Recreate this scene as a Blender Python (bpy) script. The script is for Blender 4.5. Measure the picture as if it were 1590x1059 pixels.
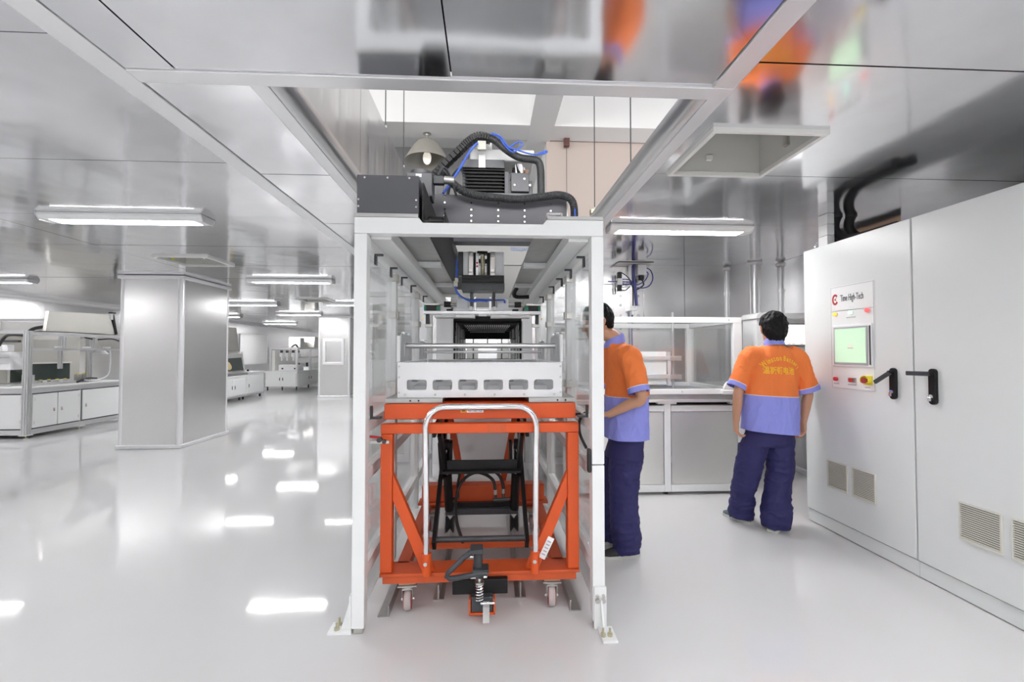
import bpy, bmesh, math, random
from mathutils import Vector, Matrix, Euler, noise
from mathutils.bvhtree import BVHTree
R = math.radians
random.seed(7)
S = bpy.context.scene
for o in list(bpy.data.objects): bpy.data.objects.remove(o)
COL = S.collection

# ------------------------------------------------------------------ camera, world, exposure
cd = bpy.data.cameras.new('camera'); cam = bpy.data.objects.new('camera', cd); COL.objects.link(cam)
cd.sensor_width = 36; cd.lens = 16.0; cd.clip_start = .05; cd.clip_end = 200
cam.location = (0, 0, 1.4); cam.rotation_euler = (R(91.38), 0, R(-3.08)); S.camera = cam
w = bpy.data.worlds.new('world'); S.world = w; w.use_nodes = True
w.node_tree.nodes['Background'].inputs[0].default_value = (.93, .96, 1, 1)
w.node_tree.nodes['Background'].inputs[1].default_value = .6
S.view_settings.view_transform = 'Standard'; S.view_settings.look = 'None'
S.view_settings.gamma = 1; S.view_settings.use_curve_mapping = False
S.view_settings.exposure = 1.35
LAMP = 27.5          # strength of the fluorescent diffusers
HALL = 240.0         # power of the added, unseen fill lights in the hall above
TUN = 30.0  # strength of the fill tube added inside the tunnel
S.cycles.max_bounces = 10; S.cycles.diffuse_bounces = 5; S.cycles.glossy_bounces = 6
S.cycles.transmission_bounces = 6; S.cycles.transparent_max_bounces = 24
S.cycles.sample_clamp_indirect = 6; S.cycles.use_denoising = True
S.cycles.caustics_reflective = True

def area(name, loc, rot, sx, sy, power, col=(1, 1, 1)):
    l = bpy.data.lights.new(name, 'AREA'); l.shape = 'RECTANGLE'; l.size = sx; l.size_y = sy
    l.energy = power; l.color = col
    o = bpy.data.objects.new(name, l); COL.objects.link(o); o.location = loc; o.rotation_euler = rot
    return o
area('hall_fill_light', (0, -3.6, 3.9), (R(98), 0, 0), 13, 2.0, HALL, (1, .99, .97))  # added area light out of view, brightens the hall's beams and walls
area('hall_side_fill', (-7.6, 3.5, 3.6), (R(105), 0, R(-90)), 10, 1.6, HALL * .6, (1, 1, 1))  # second added area light, tilted up to lighten the beam undersides

# ------------------------------------------------------------------ materials
def nt(m): return m.node_tree.nodes, m.node_tree.links
def mat(name, col, rough=.5, metal=0., spec=.5, coat=0., var=0., vscale=6., bump=0., bscale=40., stretch=(1, 1, 1), emit=None, rvar=0., bdist=.02):
    m = bpy.data.materials.new(name); m.use_nodes = True; N, L = nt(m); b = N['Principled BSDF']
    c = (*col, 1)
    b.inputs['Base Color'].default_value = c; b.inputs['Roughness'].default_value = rough
    b.inputs['Metallic'].default_value = metal; b.inputs['Specular IOR Level'].default_value = spec
    b.inputs['Coat Weight'].default_value = coat; b.inputs['Coat Roughness'].default_value = .05
    if emit:
        b.inputs['Emission Color'].default_value = (*emit[0], 1); b.inputs['Emission Strength'].default_value = emit[1]
    if var or bump or rvar:
        tc = N.new('ShaderNodeTexCoord'); mp = N.new('ShaderNodeMapping'); mp.inputs['Scale'].default_value = stretch
        L.new(tc.outputs['Object'], mp.inputs['Vector'])
        if var or rvar:
            n = N.new('ShaderNodeTexNoise'); n.inputs['Scale'].default_value = vscale; n.inputs['Detail'].default_value = 5
            L.new(mp.outputs[0], n.inputs['Vector'])
            if var:
                mx = N.new('ShaderNodeMixRGB'); mx.inputs[1].default_value = (*[x * (1 - var) for x in col], 1)
                mx.inputs[2].default_value = (*[min(1, x * (1 + var)) for x in col], 1)
                L.new(n.outputs['Fac'], mx.inputs[0]); L.new(mx.outputs[0], b.inputs['Base Color'])
            if rvar:
                mr = N.new('ShaderNodeMapRange'); mr.inputs[1].default_value = .3; mr.inputs[2].default_value = .7
                mr.inputs[3].default_value = max(.01, rough - rvar); mr.inputs[4].default_value = rough + rvar
                L.new(n.outputs['Fac'], mr.inputs[0]); L.new(mr.outputs[0], b.inputs['Roughness'])
        if bump:
            n2 = N.new('ShaderNodeTexNoise'); n2.inputs['Scale'].default_value = bscale; n2.inputs['Detail'].default_value = 2
            L.new(mp.outputs[0], n2.inputs['Vector'])
            bp = N.new('ShaderNodeBump'); bp.inputs['Strength'].default_value = bump; bp.inputs['Distance'].default_value = bdist
            L.new(n2.outputs['Fac'], bp.inputs['Height']); L.new(bp.outputs[0], b.inputs['Normal'])
    return m
def clear(name, tint=(.97, .98, .98), refl=.1, haze=.0):
    m = bpy.data.materials.new(name); m.use_nodes = True; N, L = nt(m); N.remove(N['Principled BSDF'])
    t = N.new('ShaderNodeBsdfTransparent'); t.inputs[0].default_value = (*tint, 1)
    g = N.new('ShaderNodeBsdfGlossy'); g.inputs['Roughness'].default_value = .03; g.inputs[0].default_value = (1, 1, 1, 1)
    fr = N.new('ShaderNodeLayerWeight'); fr.inputs[0].default_value = .25
    mr = N.new('ShaderNodeMapRange'); mr.inputs[3].default_value = refl * .5; mr.inputs[4].default_value = min(.9, refl * 5)
    L.new(fr.outputs['Fresnel'], mr.inputs[0])
    mx = N.new('ShaderNodeMixShader'); L.new(mr.outputs[0], mx.inputs[0]); L.new(t.outputs[0], mx.inputs[1]); L.new(g.outputs[0], mx.inputs[2])
    out = mx
    if haze:
        d = N.new('ShaderNodeBsdfDiffuse'); d.inputs[0].default_value = (.9, .9, .91, 1)
        m2 = N.new('ShaderNodeMixShader'); m2.inputs[0].default_value = haze
        L.new(mx.outputs[0], m2.inputs[1]); L.new(d.outputs[0], m2.inputs[2]); out = m2
    L.new(out.outputs[0], N['Material Output'].inputs[0])
    return m
M = {}
M['ceil'] = mat('ceiling_steel', (.845, .85, .87), (.11), 1, var=.11, vscale=4.2, bump=.10, bscale=1.6, bdist=.05)
M['wallst'] = mat('wall_steel', (.86, .86, .865), .25, 1, var=.05, vscale=1.5, bump=.06, bscale=1.3, bdist=.03)
M['colst'] = mat('column_steel', (.80, .795, .785), .26, 1, bump=.05, bscale=.8, bdist=.03)
M['film'] = mat('film_steel', (.74, .73, .73), .2, 1, var=.06, vscale=3, bump=.5, bscale=3, stretch=(1, 1, .22), rvar=.1, bdist=.02)
M['filmgrey'] = mat('film_grey', (.30, .30, .295), .35, .2)
M['alu'] = mat('aluminium', (.76, .76, .77), .32, 1)
M['trim'] = mat('alu_trim', (.86, .86, .87), .32, .55)
M['ss'] = mat('brushed_steel', (.86, .85, .82), .46, 1, var=.05, vscale=2)
M['sspale'] = mat('hood_steel', (.66, .645, .60), .42, 1, var=.05, vscale=3)
M['galv'] = mat('galvanized', (.50, .50, .49), .4, .9, var=.15, vscale=14)
M['chrome'] = mat('chrome', (.85, .85, .86), .08, 1)
M['steel'] = mat('steel_hardware', (.62, .61, .58), .3, 1)
M['floor'] = mat('epoxy_floor', (.66, .66, .66), .05, 0, spec=.42, coat=0, var=.03, vscale=1.3, bump=.035, bscale=5, stretch=(1, 1, 1), rvar=.03, bdist=.012)
M['white'] = mat('white_paint', (.84, .855, .85), .32, 0, var=.015, vscale=9)
M['whiteflat'] = mat('white_plaster', (.86, .86, .86), .8, 0, var=.02, vscale=2)
M['peach'] = mat('peach_plaster', (.62, .53, .485), .85, 0, var=.02, vscale=2)
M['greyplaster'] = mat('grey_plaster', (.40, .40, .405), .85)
M['cab'] = mat('cabinet_grey', (.74, .76, .755), .30, 0, var=.01, vscale=10, bump=.03, bscale=160, bdist=.004)
M['bench'] = mat('bench_grey', (.85, .86, .85), .35)
M['beige'] = mat('vent_beige', (.66, .65, .58), .5)
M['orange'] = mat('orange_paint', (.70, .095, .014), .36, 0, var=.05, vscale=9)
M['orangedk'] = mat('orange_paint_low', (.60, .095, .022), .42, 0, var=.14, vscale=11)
M['black'] = mat('black_paint', (.012, .012, .013), .4, spec=.28)
M['blackrub'] = mat('black_rubber', (.025, .025, .027), .55)
M['dark'] = mat('dark_gap', (.03, .03, .032), .8)
M['grease'] = mat('grey_black_paint', (.05, .055, .062), .38, 0, var=.3, vscale=30)
M['anod'] = mat('anodized_grey', (.115, .118, .128), .36, .35, var=.06, vscale=8)
M['anodl'] = mat('anodized_light', (.125, .125, .14), .42, .2, var=.12, vscale=7)
M['hose'] = mat('ribbed_hose', (.04, .042, .045), .42, 0, bump=.3, bscale=90)
M['blue'] = mat('blue_tube', (.06, .14, .62), .3)
M['navytube'] = mat('navy_tube', (.07, .07, .28), .4)
M['green'] = mat('green_plastic', (.03, .24, .16), .4)
M['yellow'] = mat('yellow_plastic', (.85, .72, .05), .4)
M['red'] = mat('red_plastic', (.55, .02, .03), .35)
M['maroon'] = mat('wheel_red', (.40, .05, .06), .45)
M['wheelgrey'] = mat('wheel_tread', (.50, .44, .42), .55)
M['traywhite'] = mat('tray_white', (.80, .81, .82), .38)
M['traygrey'] = mat('tab_grey', (.52, .53, .54), .4, .3)
M['brass'] = mat('brass_bolt', (.58, .55, .40), .4, .8)
M['bellow'] = mat('bellows', (.03, .03, .03), .5, 0, bump=.6, bscale=12, stretch=(1, 1, 7))
M['glassdk'] = mat('dark_window', (.035, .05, .045), .05, 0, spec=.6, coat=.5, var=.5, vscale=2)
M['hatchgrey'] = mat('hatch_grey', (.60, .60, .57), .6)
M['hatchrim'] = mat('hatch_rim', (.78, .78, .75), .4)
M['lampwhite'] = mat('lamp_shade', (.36, .345, .31), .4)
M['brown'] = mat('brown_box', (.14, .06, .05), .5)
M['wood'] = mat('plywood', (.58, .38, .26), .6)
M['tube'] = mat('lamp_diffuser', (.9, .9, .9), .4, emit=((1, .99, 1), LAMP))
M['bulb'] = mat('bulb', (.9, .9, .9), .4, emit=((1, .9, .75), .25))
M['scrgreen'] = mat('screen_green', (.3, .4, .3), .3, emit=((.56, .80, .57), .31))
M['scrwhite'] = mat('screen_white', (.5, .5, .5), .3, emit=((1, 1, 1), .55))
M['scrline'] = mat('screen_line', (.3, .3, .3), .3, emit=((.60, .30, .45), .2))
M['scrpink'] = mat('screen_pink', (.3, .3, .3), .3, emit=((.95, .70, .58), .33))
M['ledy'] = mat('led_amber', (.8, .5, .1), .3, emit=((1, .50, .04), .5))
M['ledg'] = mat('led_green', (.5, .8, .7), .3, emit=((.40, 1, .72), .75))
M['ledr'] = mat('led_red', (.8, .1, .1), .3, emit=((1, .10, .10), .55))
M['print'] = mat('dark_print', (.10, .10, .11), .5)
M['greyprint'] = mat('grey_print', (.42, .43, .44), .5)
M['logo'] = mat('logo_red', (.50, .03, .035), .4)
M['blueprint'] = mat('blue_print', (.08, .2, .5), .5)
M['label'] = mat('label_white', (.86, .86, .87), .45)
M['warn'] = mat('warning_orange', (.80, .36, .03), .45)
M['clear'] = clear('acrylic', refl=.10, haze=.06)
M['clearer'] = clear('acrylic_hood', refl=.07, haze=.02)
M['skin'] = mat('skin', (.55, .29, .18), .5, 0, var=.06, vscale=14)
M['hair'] = mat('hair', (.006, .006, .007), .55, 0, spec=.22, bump=.8, bscale=55, stretch=(1, 1, .3), bdist=.01)
M['navy'] = mat('navy_cotton', (.023, .021, .105), .75, 0, var=.12, vscale=7, bump=.25, bscale=20, bdist=.01)
M['lilac'] = mat('lilac_cotton', (.27, .295, .76), .75, 0, var=.03, vscale=8)
M['shoe'] = mat('canvas_shoe', (.12, .16, .17), .7)
M['shoedk'] = mat('dark_shoe', (.02, .02, .022), .6)
M['sole'] = mat('shoe_sole', (.62, .62, .58), .6)
M['letter'] = mat('yellow_letter', (.95, .60, .03), .6)
M['eye'] = mat('eye', (.02, .015, .01), .2)
def shirt_mat():
    m = mat('work_shirt', (.8, .2, .05), .75, bump=.18, bscale=16, bdist=.01); N, L = nt(m); b = N['Principled BSDF']
    a = N.new('ShaderNodeAttribute'); a.attribute_name = 'band'
    mr = N.new('ShaderNodeMapRange'); mr.inputs[1].default_value = -.5; mr.inputs[2].default_value = .5
    cr = N.new('ShaderNodeValToRGB'); cr.color_ramp.interpolation = 'CONSTANT'
    e = cr.color_ramp.elements; e[0].position = 0; e[0].color = (.27, .295, .76, 1)
    e[1].position = .497; e[1].color = (.85, .8, .8, 1); n = e.new(.502); n.color = (.86, .21, .045, 1)
    L.new(a.outputs['Fac'], mr.inputs[0]); L.new(mr.outputs[0], cr.inputs[0]); L.new(cr.outputs[0], b.inputs['Base Color'])
    return m
M['shirt'] = shirt_mat()

# ------------------------------------------------------------------ mesh builder
def frame(d):
    d = d.normalized(); u = Vector((0, 0, 1)) if abs(d.z) < .95 else Vector((1, 0, 0))
    x = d.cross(u).normalized(); y = d.cross(x).normalized(); return x, y
class MB:
    def __init__(s): s.v = []; s.f = []
    def add(s, vs, fs):
        k = len(s.v); s.v += [tuple(v) for v in vs]; s.f += [tuple(i + k for i in f) for f in fs]; return s
    def box(s, x0, x1, y0, y1, z0, z1):
        v = [(x, y, z) for x in (x0, x1) for y in (y0, y1) for z in (z0, z1)]
        return s.add(v, [(0, 1, 3, 2), (4, 6, 7, 5), (0, 4, 5, 1), (2, 3, 7, 6), (0, 2, 6, 4), (1, 5, 7, 3)])
    def bar(s, p0, p1, wd, th, up=(0, 0, 1)):        # rectangular bar between two points
        p0, p1 = Vector(p0), Vector(p1); d = (p1 - p0).normalized(); u = Vector(up)
        x = d.cross(u).normalized() * wd / 2; y = x.cross(d).normalized() * th / 2
        v = [p + a * x + b * y for p in (p0, p1) for a, b in ((-1, -1), (1, -1), (1, 1), (-1, 1))]
        return s.add(v, [(3, 2, 1, 0), (4, 5, 6, 7), (0, 1, 5, 4), (1, 2, 6, 5), (2, 3, 7, 6), (3, 0, 4, 7)])
    def ring(s, rings, cap=True):
        n = len(rings[0]); v = [p for r in rings for p in r]; f = []
        for i in range(len(rings) - 1):
            for j in range(n):
                a, b = i * n + j, i * n + (j + 1) % n; f.append((a, b, b + n, a + n))
        if cap: f.append(tuple(range(n))[::-1]); f.append(tuple((len(rings) - 1) * n + j for j in range(n)))
        return s.add(v, f)
    def cyl(s, p0, p1, r, n=14, r2=None):
        p0, p1 = Vector(p0), Vector(p1); x, y = frame(p1 - p0); r2 = r if r2 is None else r2
        return s.ring([[p + (x * math.cos(t) + y * math.sin(t)) * q for t in [2 * math.pi * k / n for k in range(n)]] for p, q in ((p0, r), (p1, r2))])
    def tube(s, pts, r, n=8, squash=1.):
        pts = [Vector(p) for p in pts]; rs = r if isinstance(r, (list, tuple)) else [r] * len(pts)
        rings = []; x = None
        for i, p in enumerate(pts):
            d = (pts[min(i + 1, len(pts) - 1)] - pts[max(i - 1, 0)]).normalized()
            if x is None: x, y = frame(d)
            else:
                x = (x - d * x.dot(d)).normalized(); y = d.cross(x)
            rings.append([p + (x * math.cos(t) + y * math.sin(t) * squash) * rs[i] for t in [2 * math.pi * k / n for k in range(n)]])
        return s.ring(rings)
    def prism(s, poly, axis, a, b):                  # polygon extruded along an axis
        def P(u, w, t): return {'x': (t, u, w), 'y': (u, t, w), 'z': (u, w, t)}[axis]
        n = len(poly); v = [P(u, w, a) for u, w in poly] + [P(u, w, b) for u, w in poly]
        f = [tuple(range(n))[::-1], tuple(range(n, 2 * n))] + [(i, (i + 1) % n, n + (i + 1) % n, n + i) for i in range(n)]
        return s.add(v, f)
    def lathe(s, prof, c, n=24, cap=True):
        return s.ring([[(c[0] + r * math.cos(2 * math.pi * k / n), c[1] + r * math.sin(2 * math.pi * k / n), c[2] + z) for k in range(n)] for r, z in prof], cap)
    def ball(s, c, r, n=16, m=10):
        if not isinstance(r, (list, tuple)): r = (r, r, r)
        rings = []
        for i in range(m + 1):
            t = math.pi * (i + .001) / (m + .002); q = math.sin(t)
            rings.append([(c[0] + r[0] * q * math.cos(2 * math.pi * k / n), c[1] + r[1] * q * math.sin(2 * math.pi * k / n), c[2] - r[2] * math.cos(t)) for k in range(n)])
        return s.ring(rings)
    def mesh(s, name, smooth=False):
        me = bpy.data.meshes.new(name); me.from_pydata(s.v, [], s.f); me.update()
        bm = bmesh.new(); bm.from_mesh(me); bmesh.ops.recalc_face_normals(bm, faces=bm.faces); bm.to_mesh(me); bm.free()
        if smooth:
            me.polygons.foreach_set('use_smooth', [True] * len(me.polygons)); me.set_sharp_from_angle(angle=R(38))
        return me
    def build(s, name, m, parent=None, bevel=0, smooth=False, seg=2, local=False):
        me = s.mesh(name, smooth or bevel > 0); me.materials.append(m)
        return put(name, me, parent, bevel, seg, local, smooth)
def put(name, me, parent=None, bevel=0, seg=2, local=False, smooth=False):
    o = bpy.data.objects.new(name, me); COL.objects.link(o)
    if parent is not None:
        o.parent = parent
        if not local and parent.get('_w') is None and parent.type == 'EMPTY':
            o.matrix_parent_inverse = Matrix.Translation(-Vector(parent.location))
    if bevel:
        b = o.modifiers.new('bevel', 'BEVEL'); b.width = bevel; b.segments = seg; b.limit_method = 'ANGLE'; b.angle_limit = R(40)
        b.harden_normals = True
    elif smooth:
        pass
    return o
def thing(name, label, cat, loc=(0, 0, 0), rz=0, group=None):
    o = bpy.data.objects.new(name, None); COL.objects.link(o); o.location = loc; o.rotation_euler = (0, 0, rz)
    o.empty_display_size = .1
    o['label'] = label; o['category'] = cat
    if group: o['group'] = group
    return o
def tag(o, label, cat, group=None):
    o['label'] = label; o['category'] = cat
    if group: o['group'] = group
    return o
def struct(o): o['kind'] = 'structure'; return o
def stuff(o): o['kind'] = 'stuff'; return o
def sroot(name, loc=(0, 0, 0)):
    o = bpy.data.objects.new(name, None); COL.objects.link(o); o.location = loc; o['kind'] = 'structure'; o.empty_display_size = .1; return o
def bx(name, m, parent, *a, bevel=0, seg=2, local=False): return MB().box(*a).build(name, m, parent, bevel, seg=seg, local=local)
def copy_tree(o, parent=None):
    c = o.copy(); COL.objects.link(c)
    if parent is not None: c.parent = parent
    for ch in list(o.children): copy_tree(ch, c)
    return c
def spline(pts, k=8):                                # Catmull-Rom through points
    P = [Vector(p) for p in pts]; out = []
    for i in range(len(P) - 1):
        a, b, c, d = P[max(i - 1, 0)], P[i], P[i + 1], P[min(i + 2, len(P) - 1)]
        for j in range(k):
            t = j / k
            out.append(.5 * ((2 * b) + (c - a) * t + (2 * a - 5 * b + 4 * c - d) * t * t + (3 * b - a - 3 * c + d) * t ** 3))
    return out + [P[-1]]
def text_mesh(s, size, m, align='CENTER', ext=.0006, res=3, off=0.):
    c = bpy.data.curves.new('lettering', 'FONT'); c.body = s; c.size = size; c.align_x = align; c.align_y = 'CENTER'
    c.extrude = ext; c.resolution_u = res; c.offset = off
    o = bpy.data.objects.new('lettering', c); COL.objects.link(o); dg = bpy.context.evaluated_depsgraph_get(); dg.update()
    me = bpy.data.meshes.new_from_object(o.evaluated_get(dg)); bpy.data.objects.remove(o); me.materials.clear(); me.materials.append(m)
    return me
def text(s, size, m, parent, loc, rot, sx=1., local=False, name='lettering'):
    me = text_mesh(s, size, m)
    me.transform(Matrix.Translation(loc) @ Euler(rot).to_matrix().to_4x4() @ Matrix.Diagonal((sx, 1, 1, 1)))
    return put(name, me, parent, local=local)
def baked(mb, name, voxel, smooth_it=4, parent=None, m=None, fac=.5):
    me = mb.mesh(name); o = bpy.data.objects.new(name, me); COL.objects.link(o)
    r = o.modifiers.new('r', 'REMESH'); r.mode = 'VOXEL'; r.voxel_size = voxel
    if smooth_it: sm = o.modifiers.new('s', 'SMOOTH'); sm.iterations = smooth_it; sm.factor = fac
    dg = bpy.context.evaluated_depsgraph_get(); dg.update()
    me2 = bpy.data.meshes.new_from_object(o.evaluated_get(dg)); bpy.data.objects.remove(o); me2.name = name
    me2.materials.clear(); me2.materials.append(m); me2.polygons.foreach_set('use_smooth', [True] * len(me2.polygons))
    return me2


# ================================================================== THE ROOM
CZ = 2.52
OX0, OX1, OY0, OY1 = -.92, .967, 1.86, 5.74           # opening in the ceiling above the machine
fl = struct(bx('floor', M['floor'], None, -9.6, 3.9, -5.2, 24.3, -.12, 0))
# floor: faint welded joints in the coating are below what the photograph shows
ceil = sroot('ceiling', (0, 0, CZ))
d = MB()
HATCH = [(1.13, 1.715, 2.19, 2.755), (-3.87, -3.27, 5.47, 6.03), (-3.99, -3.37, 9.68, 10.25)]
def deck(mb, x0, x1, y0, y1, z0, z1, holes):
    holes = [h for h in holes if h[0] < x1 and h[1] > x0 and h[2] < y1 and h[3] > y0]
    if not holes: mb.box(x0, x1, y0, y1, z0, z1); return
    h = holes[0]
    mb.box(x0, x1, y0, h[2], z0, z1); deck(mb, x0, x1, h[3], y1, z0, z1, holes[1:])
    mb.box(x0, h[0], h[2], h[3], z0, z1); mb.box(h[1], x1, h[2], h[3], z0, z1)
deck(d, -9.6, OX0 - .08, -5.2, 24.3, CZ + .035, CZ + .06, HATCH)
deck(d, OX1 + .08, 3.9, -5.2, 6.2, CZ + .035, CZ + .06, HATCH)
d.box(OX0 - .08, OX1 + .08, -5.2, OY0, CZ + .035, CZ + .06)
d.box(OX0 - .08, .6, OY1, 24.3, CZ + .035, CZ + .06)
d.build('ceiling_deck', M['dark'], ceil)
pn = 0
def cpanel(x0, x1, y0, y1):
    mb = MB(); g = .0028; cx, cy = (x0 + x1) / 2, (y0 + y1) / 2
    hs = [tuple((h[0] - cx, h[1] - cx, h[2] - cy, h[3] - cy)) for h in HATCH]
    deck(mb, x0 - cx + g, x1 - cx - g, y0 - cy + g, y1 - cy - g, 0, .03, hs)
    o = mb.build('ceiling_panel', M['ceil'], ceil)
    o.location = (cx, cy, CZ + random.uniform(0, .0015)); o.rotation_euler = (R(random.uniform(-.10, .10)), R(random.uniform(-.07, .07)), 0)
def rows(x0, x1, ya, yb, first, pitch=1.1):
    ys = [ya]; y = first
    while y < yb - .05:
        if y > ya + .05: ys.append(y)
        y += pitch
    ys.append(yb)
    for a, b in zip(ys, ys[1:]): cpanel(x0, x1, a, b)
for x0, x1 in ((-9.3, -6.68), (-6.68, -4.1), (-4.1, -1.535)): rows(x0, x1, -5.0, 24.0, 1.66 - 6.6)
for x0, x1 in ((-1.43, -1.235), (-1.235, -.148), (-.148, .945)): cpanel(x0, x1, -1.6, OY0 - .012); cpanel(x0, x1, -5, -1.6)
rows(-1.43, -1.0, OY0 + .08, 5.75, 2.92, 1.11); rows(-1.43, -.75, 5.75, 24, 6.25, 1.11)
rows(1.045, 3.64, -5.0, 5.75, 1.68 - 6.6)
# flat aluminium trims along the joints and around the opening
tn = [0]
def trim(*a, m='trim', bevel=.004):
    tn[0] += 1; return struct(bx('trim_%d' % tn[0], M[m], None, *a, bevel=bevel))
trim(-1.54, -1.432, -5, 24, CZ - .006, CZ + .01)
trim(.947, 1.043, -5, OY0 - .0, CZ - .006, CZ + .01)
trim(-1.43, 1.043, OY0 - .012, OY0 + .075, CZ - .008, CZ + .012)
trim(-.998, -.922, OY0 + .075, 5.74, CZ - .004, CZ + .01)
trim(.969, 1.043, OY0 + .075, 5.74, CZ - .004, CZ + .01)
def cove(name, cx, cz, r, a0, a1, y0, y1, m, n=12, t=.006):
    outer = [(cx + r * math.cos(R(a0 + (a1 - a0) * k / n)), cz + r * math.sin(R(a0 + (a1 - a0) * k / n))) for k in range(n + 1)]
    inner = [(cx + (r - t) * math.cos(R(a0 + (a1 - a0) * k / n)), cz + (r - t) * math.sin(R(a0 + (a1 - a0) * k / n))) for k in range(n, -1, -1)]
    return MB().prism(outer + inner, 'y', y0, y1).build(name, m, None, smooth=True)
tn[0] += 1; struct(cove('trim_%d' % tn[0], -.92, CZ + .072, .072, -90, 0, OY0 + .02, 5.72, M['alu']))
tn[0] += 1; struct(cove('trim_%d' % tn[0], .967, CZ + .072, .072, 180, 270, OY0 + .02, 5.72, M['alu']))
# steel shaft wall above the opening, left side and end
ws = sroot('wall_shaft_left', (-.85, 3, CZ))
ys = [1.95, 3.05, 3.92, 4.62, 5.72]
for a, b in zip(ys, ys[1:]): bx('wall_panel', M['film'], ws, -.87, -.848, a + .003, b - .003, CZ + .072, 3.27)
we = sroot('wall_shaft_end', (0, 5.74, CZ))
for a, b in ((-.85, .16), (.16, 1.0)): bx('wall_panel', M['filmgrey'], we, a + .003, b - .003, 5.73, 5.75, CZ - .02, 3.02)
text('FENGLJIAOD', .066, M['blueprint'], we, (.425, 5.727, 2.70), (R(90), 0, 0), .70)

# ---- walls
def wallp(root, m, axis, c, spans, z0, z1, th=.03, g=.003):
    for a, b in spans:
        if axis == 'y': bx('wall_panel', m, root, a + g, b - g, c, c + th, z0, z1)
        else: bx('wall_panel', m, root, c, c + th, a + g, b - g, z0, z1)
wb = sroot('wall_back', (1, 5.75, 0))
bx('wall_core', M['dark'], wb, -.88, -.46, 5.785, 5.86, 0, CZ + .03); bx('wall_core', M['dark'], wb, .47, 3.2, 5.785, 5.86, 0, CZ + .03)
bx('wall_core', M['dark'], wb, -.46, .47, 5.785, 5.86, 1.86, CZ + .03); bx('wall_core', M['dark'], wb, -.46, .47, 5.785, 5.86, 0, .98)
wallp(wb, M['wallst'], 'y', 5.75, [(.47, 1.45), (1.45, 2.548), (2.548, 3.14)], 0, CZ)
wallp(wb, M['wallst'], 'y', 5.75, [(-.89, -.46)], 0, CZ)
wallp(wb, M['wallst'], 'y', 5.75, [(-1.6, -.89)], 2.16, CZ)
# white framed glass door in the back wall, left of the machine
dr = sroot('door_1', (-1.2, 5.75, 0))
for a in ((-1.56, -1.50, 0, 2.15), (-.95, -.89, 0, 2.15), (-1.50, -.95, 2.09, 2.15)): bx('door_frame', M['white'], dr, a[0], a[1], 5.71, 5.78, a[2], a[3], bevel=.004)
for a in ((-1.49, -1.42, .04, 2.08), (-1.03, -.96, .04, 2.08), (-1.42, -1.03, 2.0, 2.08), (-1.42, -1.03, .04, .14), (-1.42, -1.03, .78, .86)): bx('leaf_frame', M['trim'], dr, a[0], a[1], 5.72, 5.76, a[2], a[3], bevel=.004)
bx('door_panel', M['hatchgrey'], dr, -1.42, -1.03, 5.735, 5.745, .86, 2.0); bx('door_panel', M['hatchgrey'], dr, -1.42, -1.03, 5.735, 5.745, .14, .78)
MB().tube([(-1.06, 5.72, 1.02), (-1.06, 5.68, 1.02), (-1.14, 5.68, 1.02)], .009).build('door_handle', M['steel'], dr, smooth=True)
wallp(wb, M['filmgrey'], 'y', 5.75, [(-.46, .47)], 1.86, CZ - .025); wallp(wb, M['wallst'], 'y', 5.75, [(-.46, .47)], 0, .98)
wj = sroot('wall_jog', (3.2, 5.5, 0))
MB().prism([(3.10, 5.77), (3.27, 5.49), (3.30, 5.49), (3.30, 5.8)], 'z', 0, CZ).build('wall_panel', M['wallst'], wj)
MB().cyl((3.33, 5.49, 0), (3.33, 5.49, CZ - .03), .062, 20).build('corner_post', M['alu'], wj, smooth=True)
MB().cyl((3.33, 5.49, CZ - .035), (3.33, 5.49, CZ - .002), .085, 20).build('corner_cap', M['trim'], wj, smooth=True)
bx('wall_panel', M['wallst'], wj, 3.36, 3.70, 5.45, 5.48, 0, CZ)
for x, y in ((3.625, 5.435), (3.105, 5.74)):
    MB().cyl((x, y, 0), (x, y, CZ - .03), .018, 12).build('corner_cove', M['alu'], wj, smooth=True)
    b = MB().ball((x, y, CZ - .035), .036, 14, 8); b.build('corner_ball', M['alu'], wj, smooth=True)
    MB().cyl((x, y, 2.14), (x, y, 2.18), .027, 12).build('cove_joint', M['alu'], wj, smooth=True)
wr = sroot('wall_right', (3.64, 2, 0))
ys = [-5, -3.9, -2.8, -1.7, -.6, .5, 1.6, 2.7, 3.8, 4.6, 5.45]
wallp(wr, M['wallst'], 'x', 3.64, list(zip(ys, ys[1:])), 0, CZ - .16)
wallp(wr, M['wallst'], 'x', 3.64, [(a, b) for a, b in zip(ys, ys[1:]) if not 3.7 < a < 3.9], CZ - .16, CZ)
bx('wall_core', M['dark'], wr, 3.69, 3.80, -5, 5.5, 0, CZ + .03)
bx('backing_board', M['wood'], wr, 3.66, 3.69, 3.82, 4.3, CZ - .09, CZ - .03); bx('backing_board', M['dark'], wr, 3.67, 3.688, 4.3, 4.58, CZ - .16, CZ)
bx('baseboard_right', M['trim'], None, 3.612, 3.64, 3.8, 5.45, 0, .05, bevel=.008)['kind'] = 'structure'
bx('baseboard_back', M['trim'], None, .62, 3.1, 5.722, 5.75, 0, .05, bevel=.008)['kind'] = 'structure'
wl = sroot('wall_left', (-9.3, 8, 0))
ys = [-5 + 1.16 * k for k in range(26)]
wallp(wl, M['wallst'], 'x', -9.33, list(zip(ys, ys[1:])), 0, CZ)
bx('wall_core', M['dark'], wl, -9.42, -9.34, -5, 24.2, 0, CZ + .03)
tn[0] += 1; struct(cove('trim_%d' % tn[0], -9.23, CZ - .07, .072, 90, 180, -5, 24, M['alu']))
wf = sroot('wall_far', (-5, 24, 0))
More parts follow.
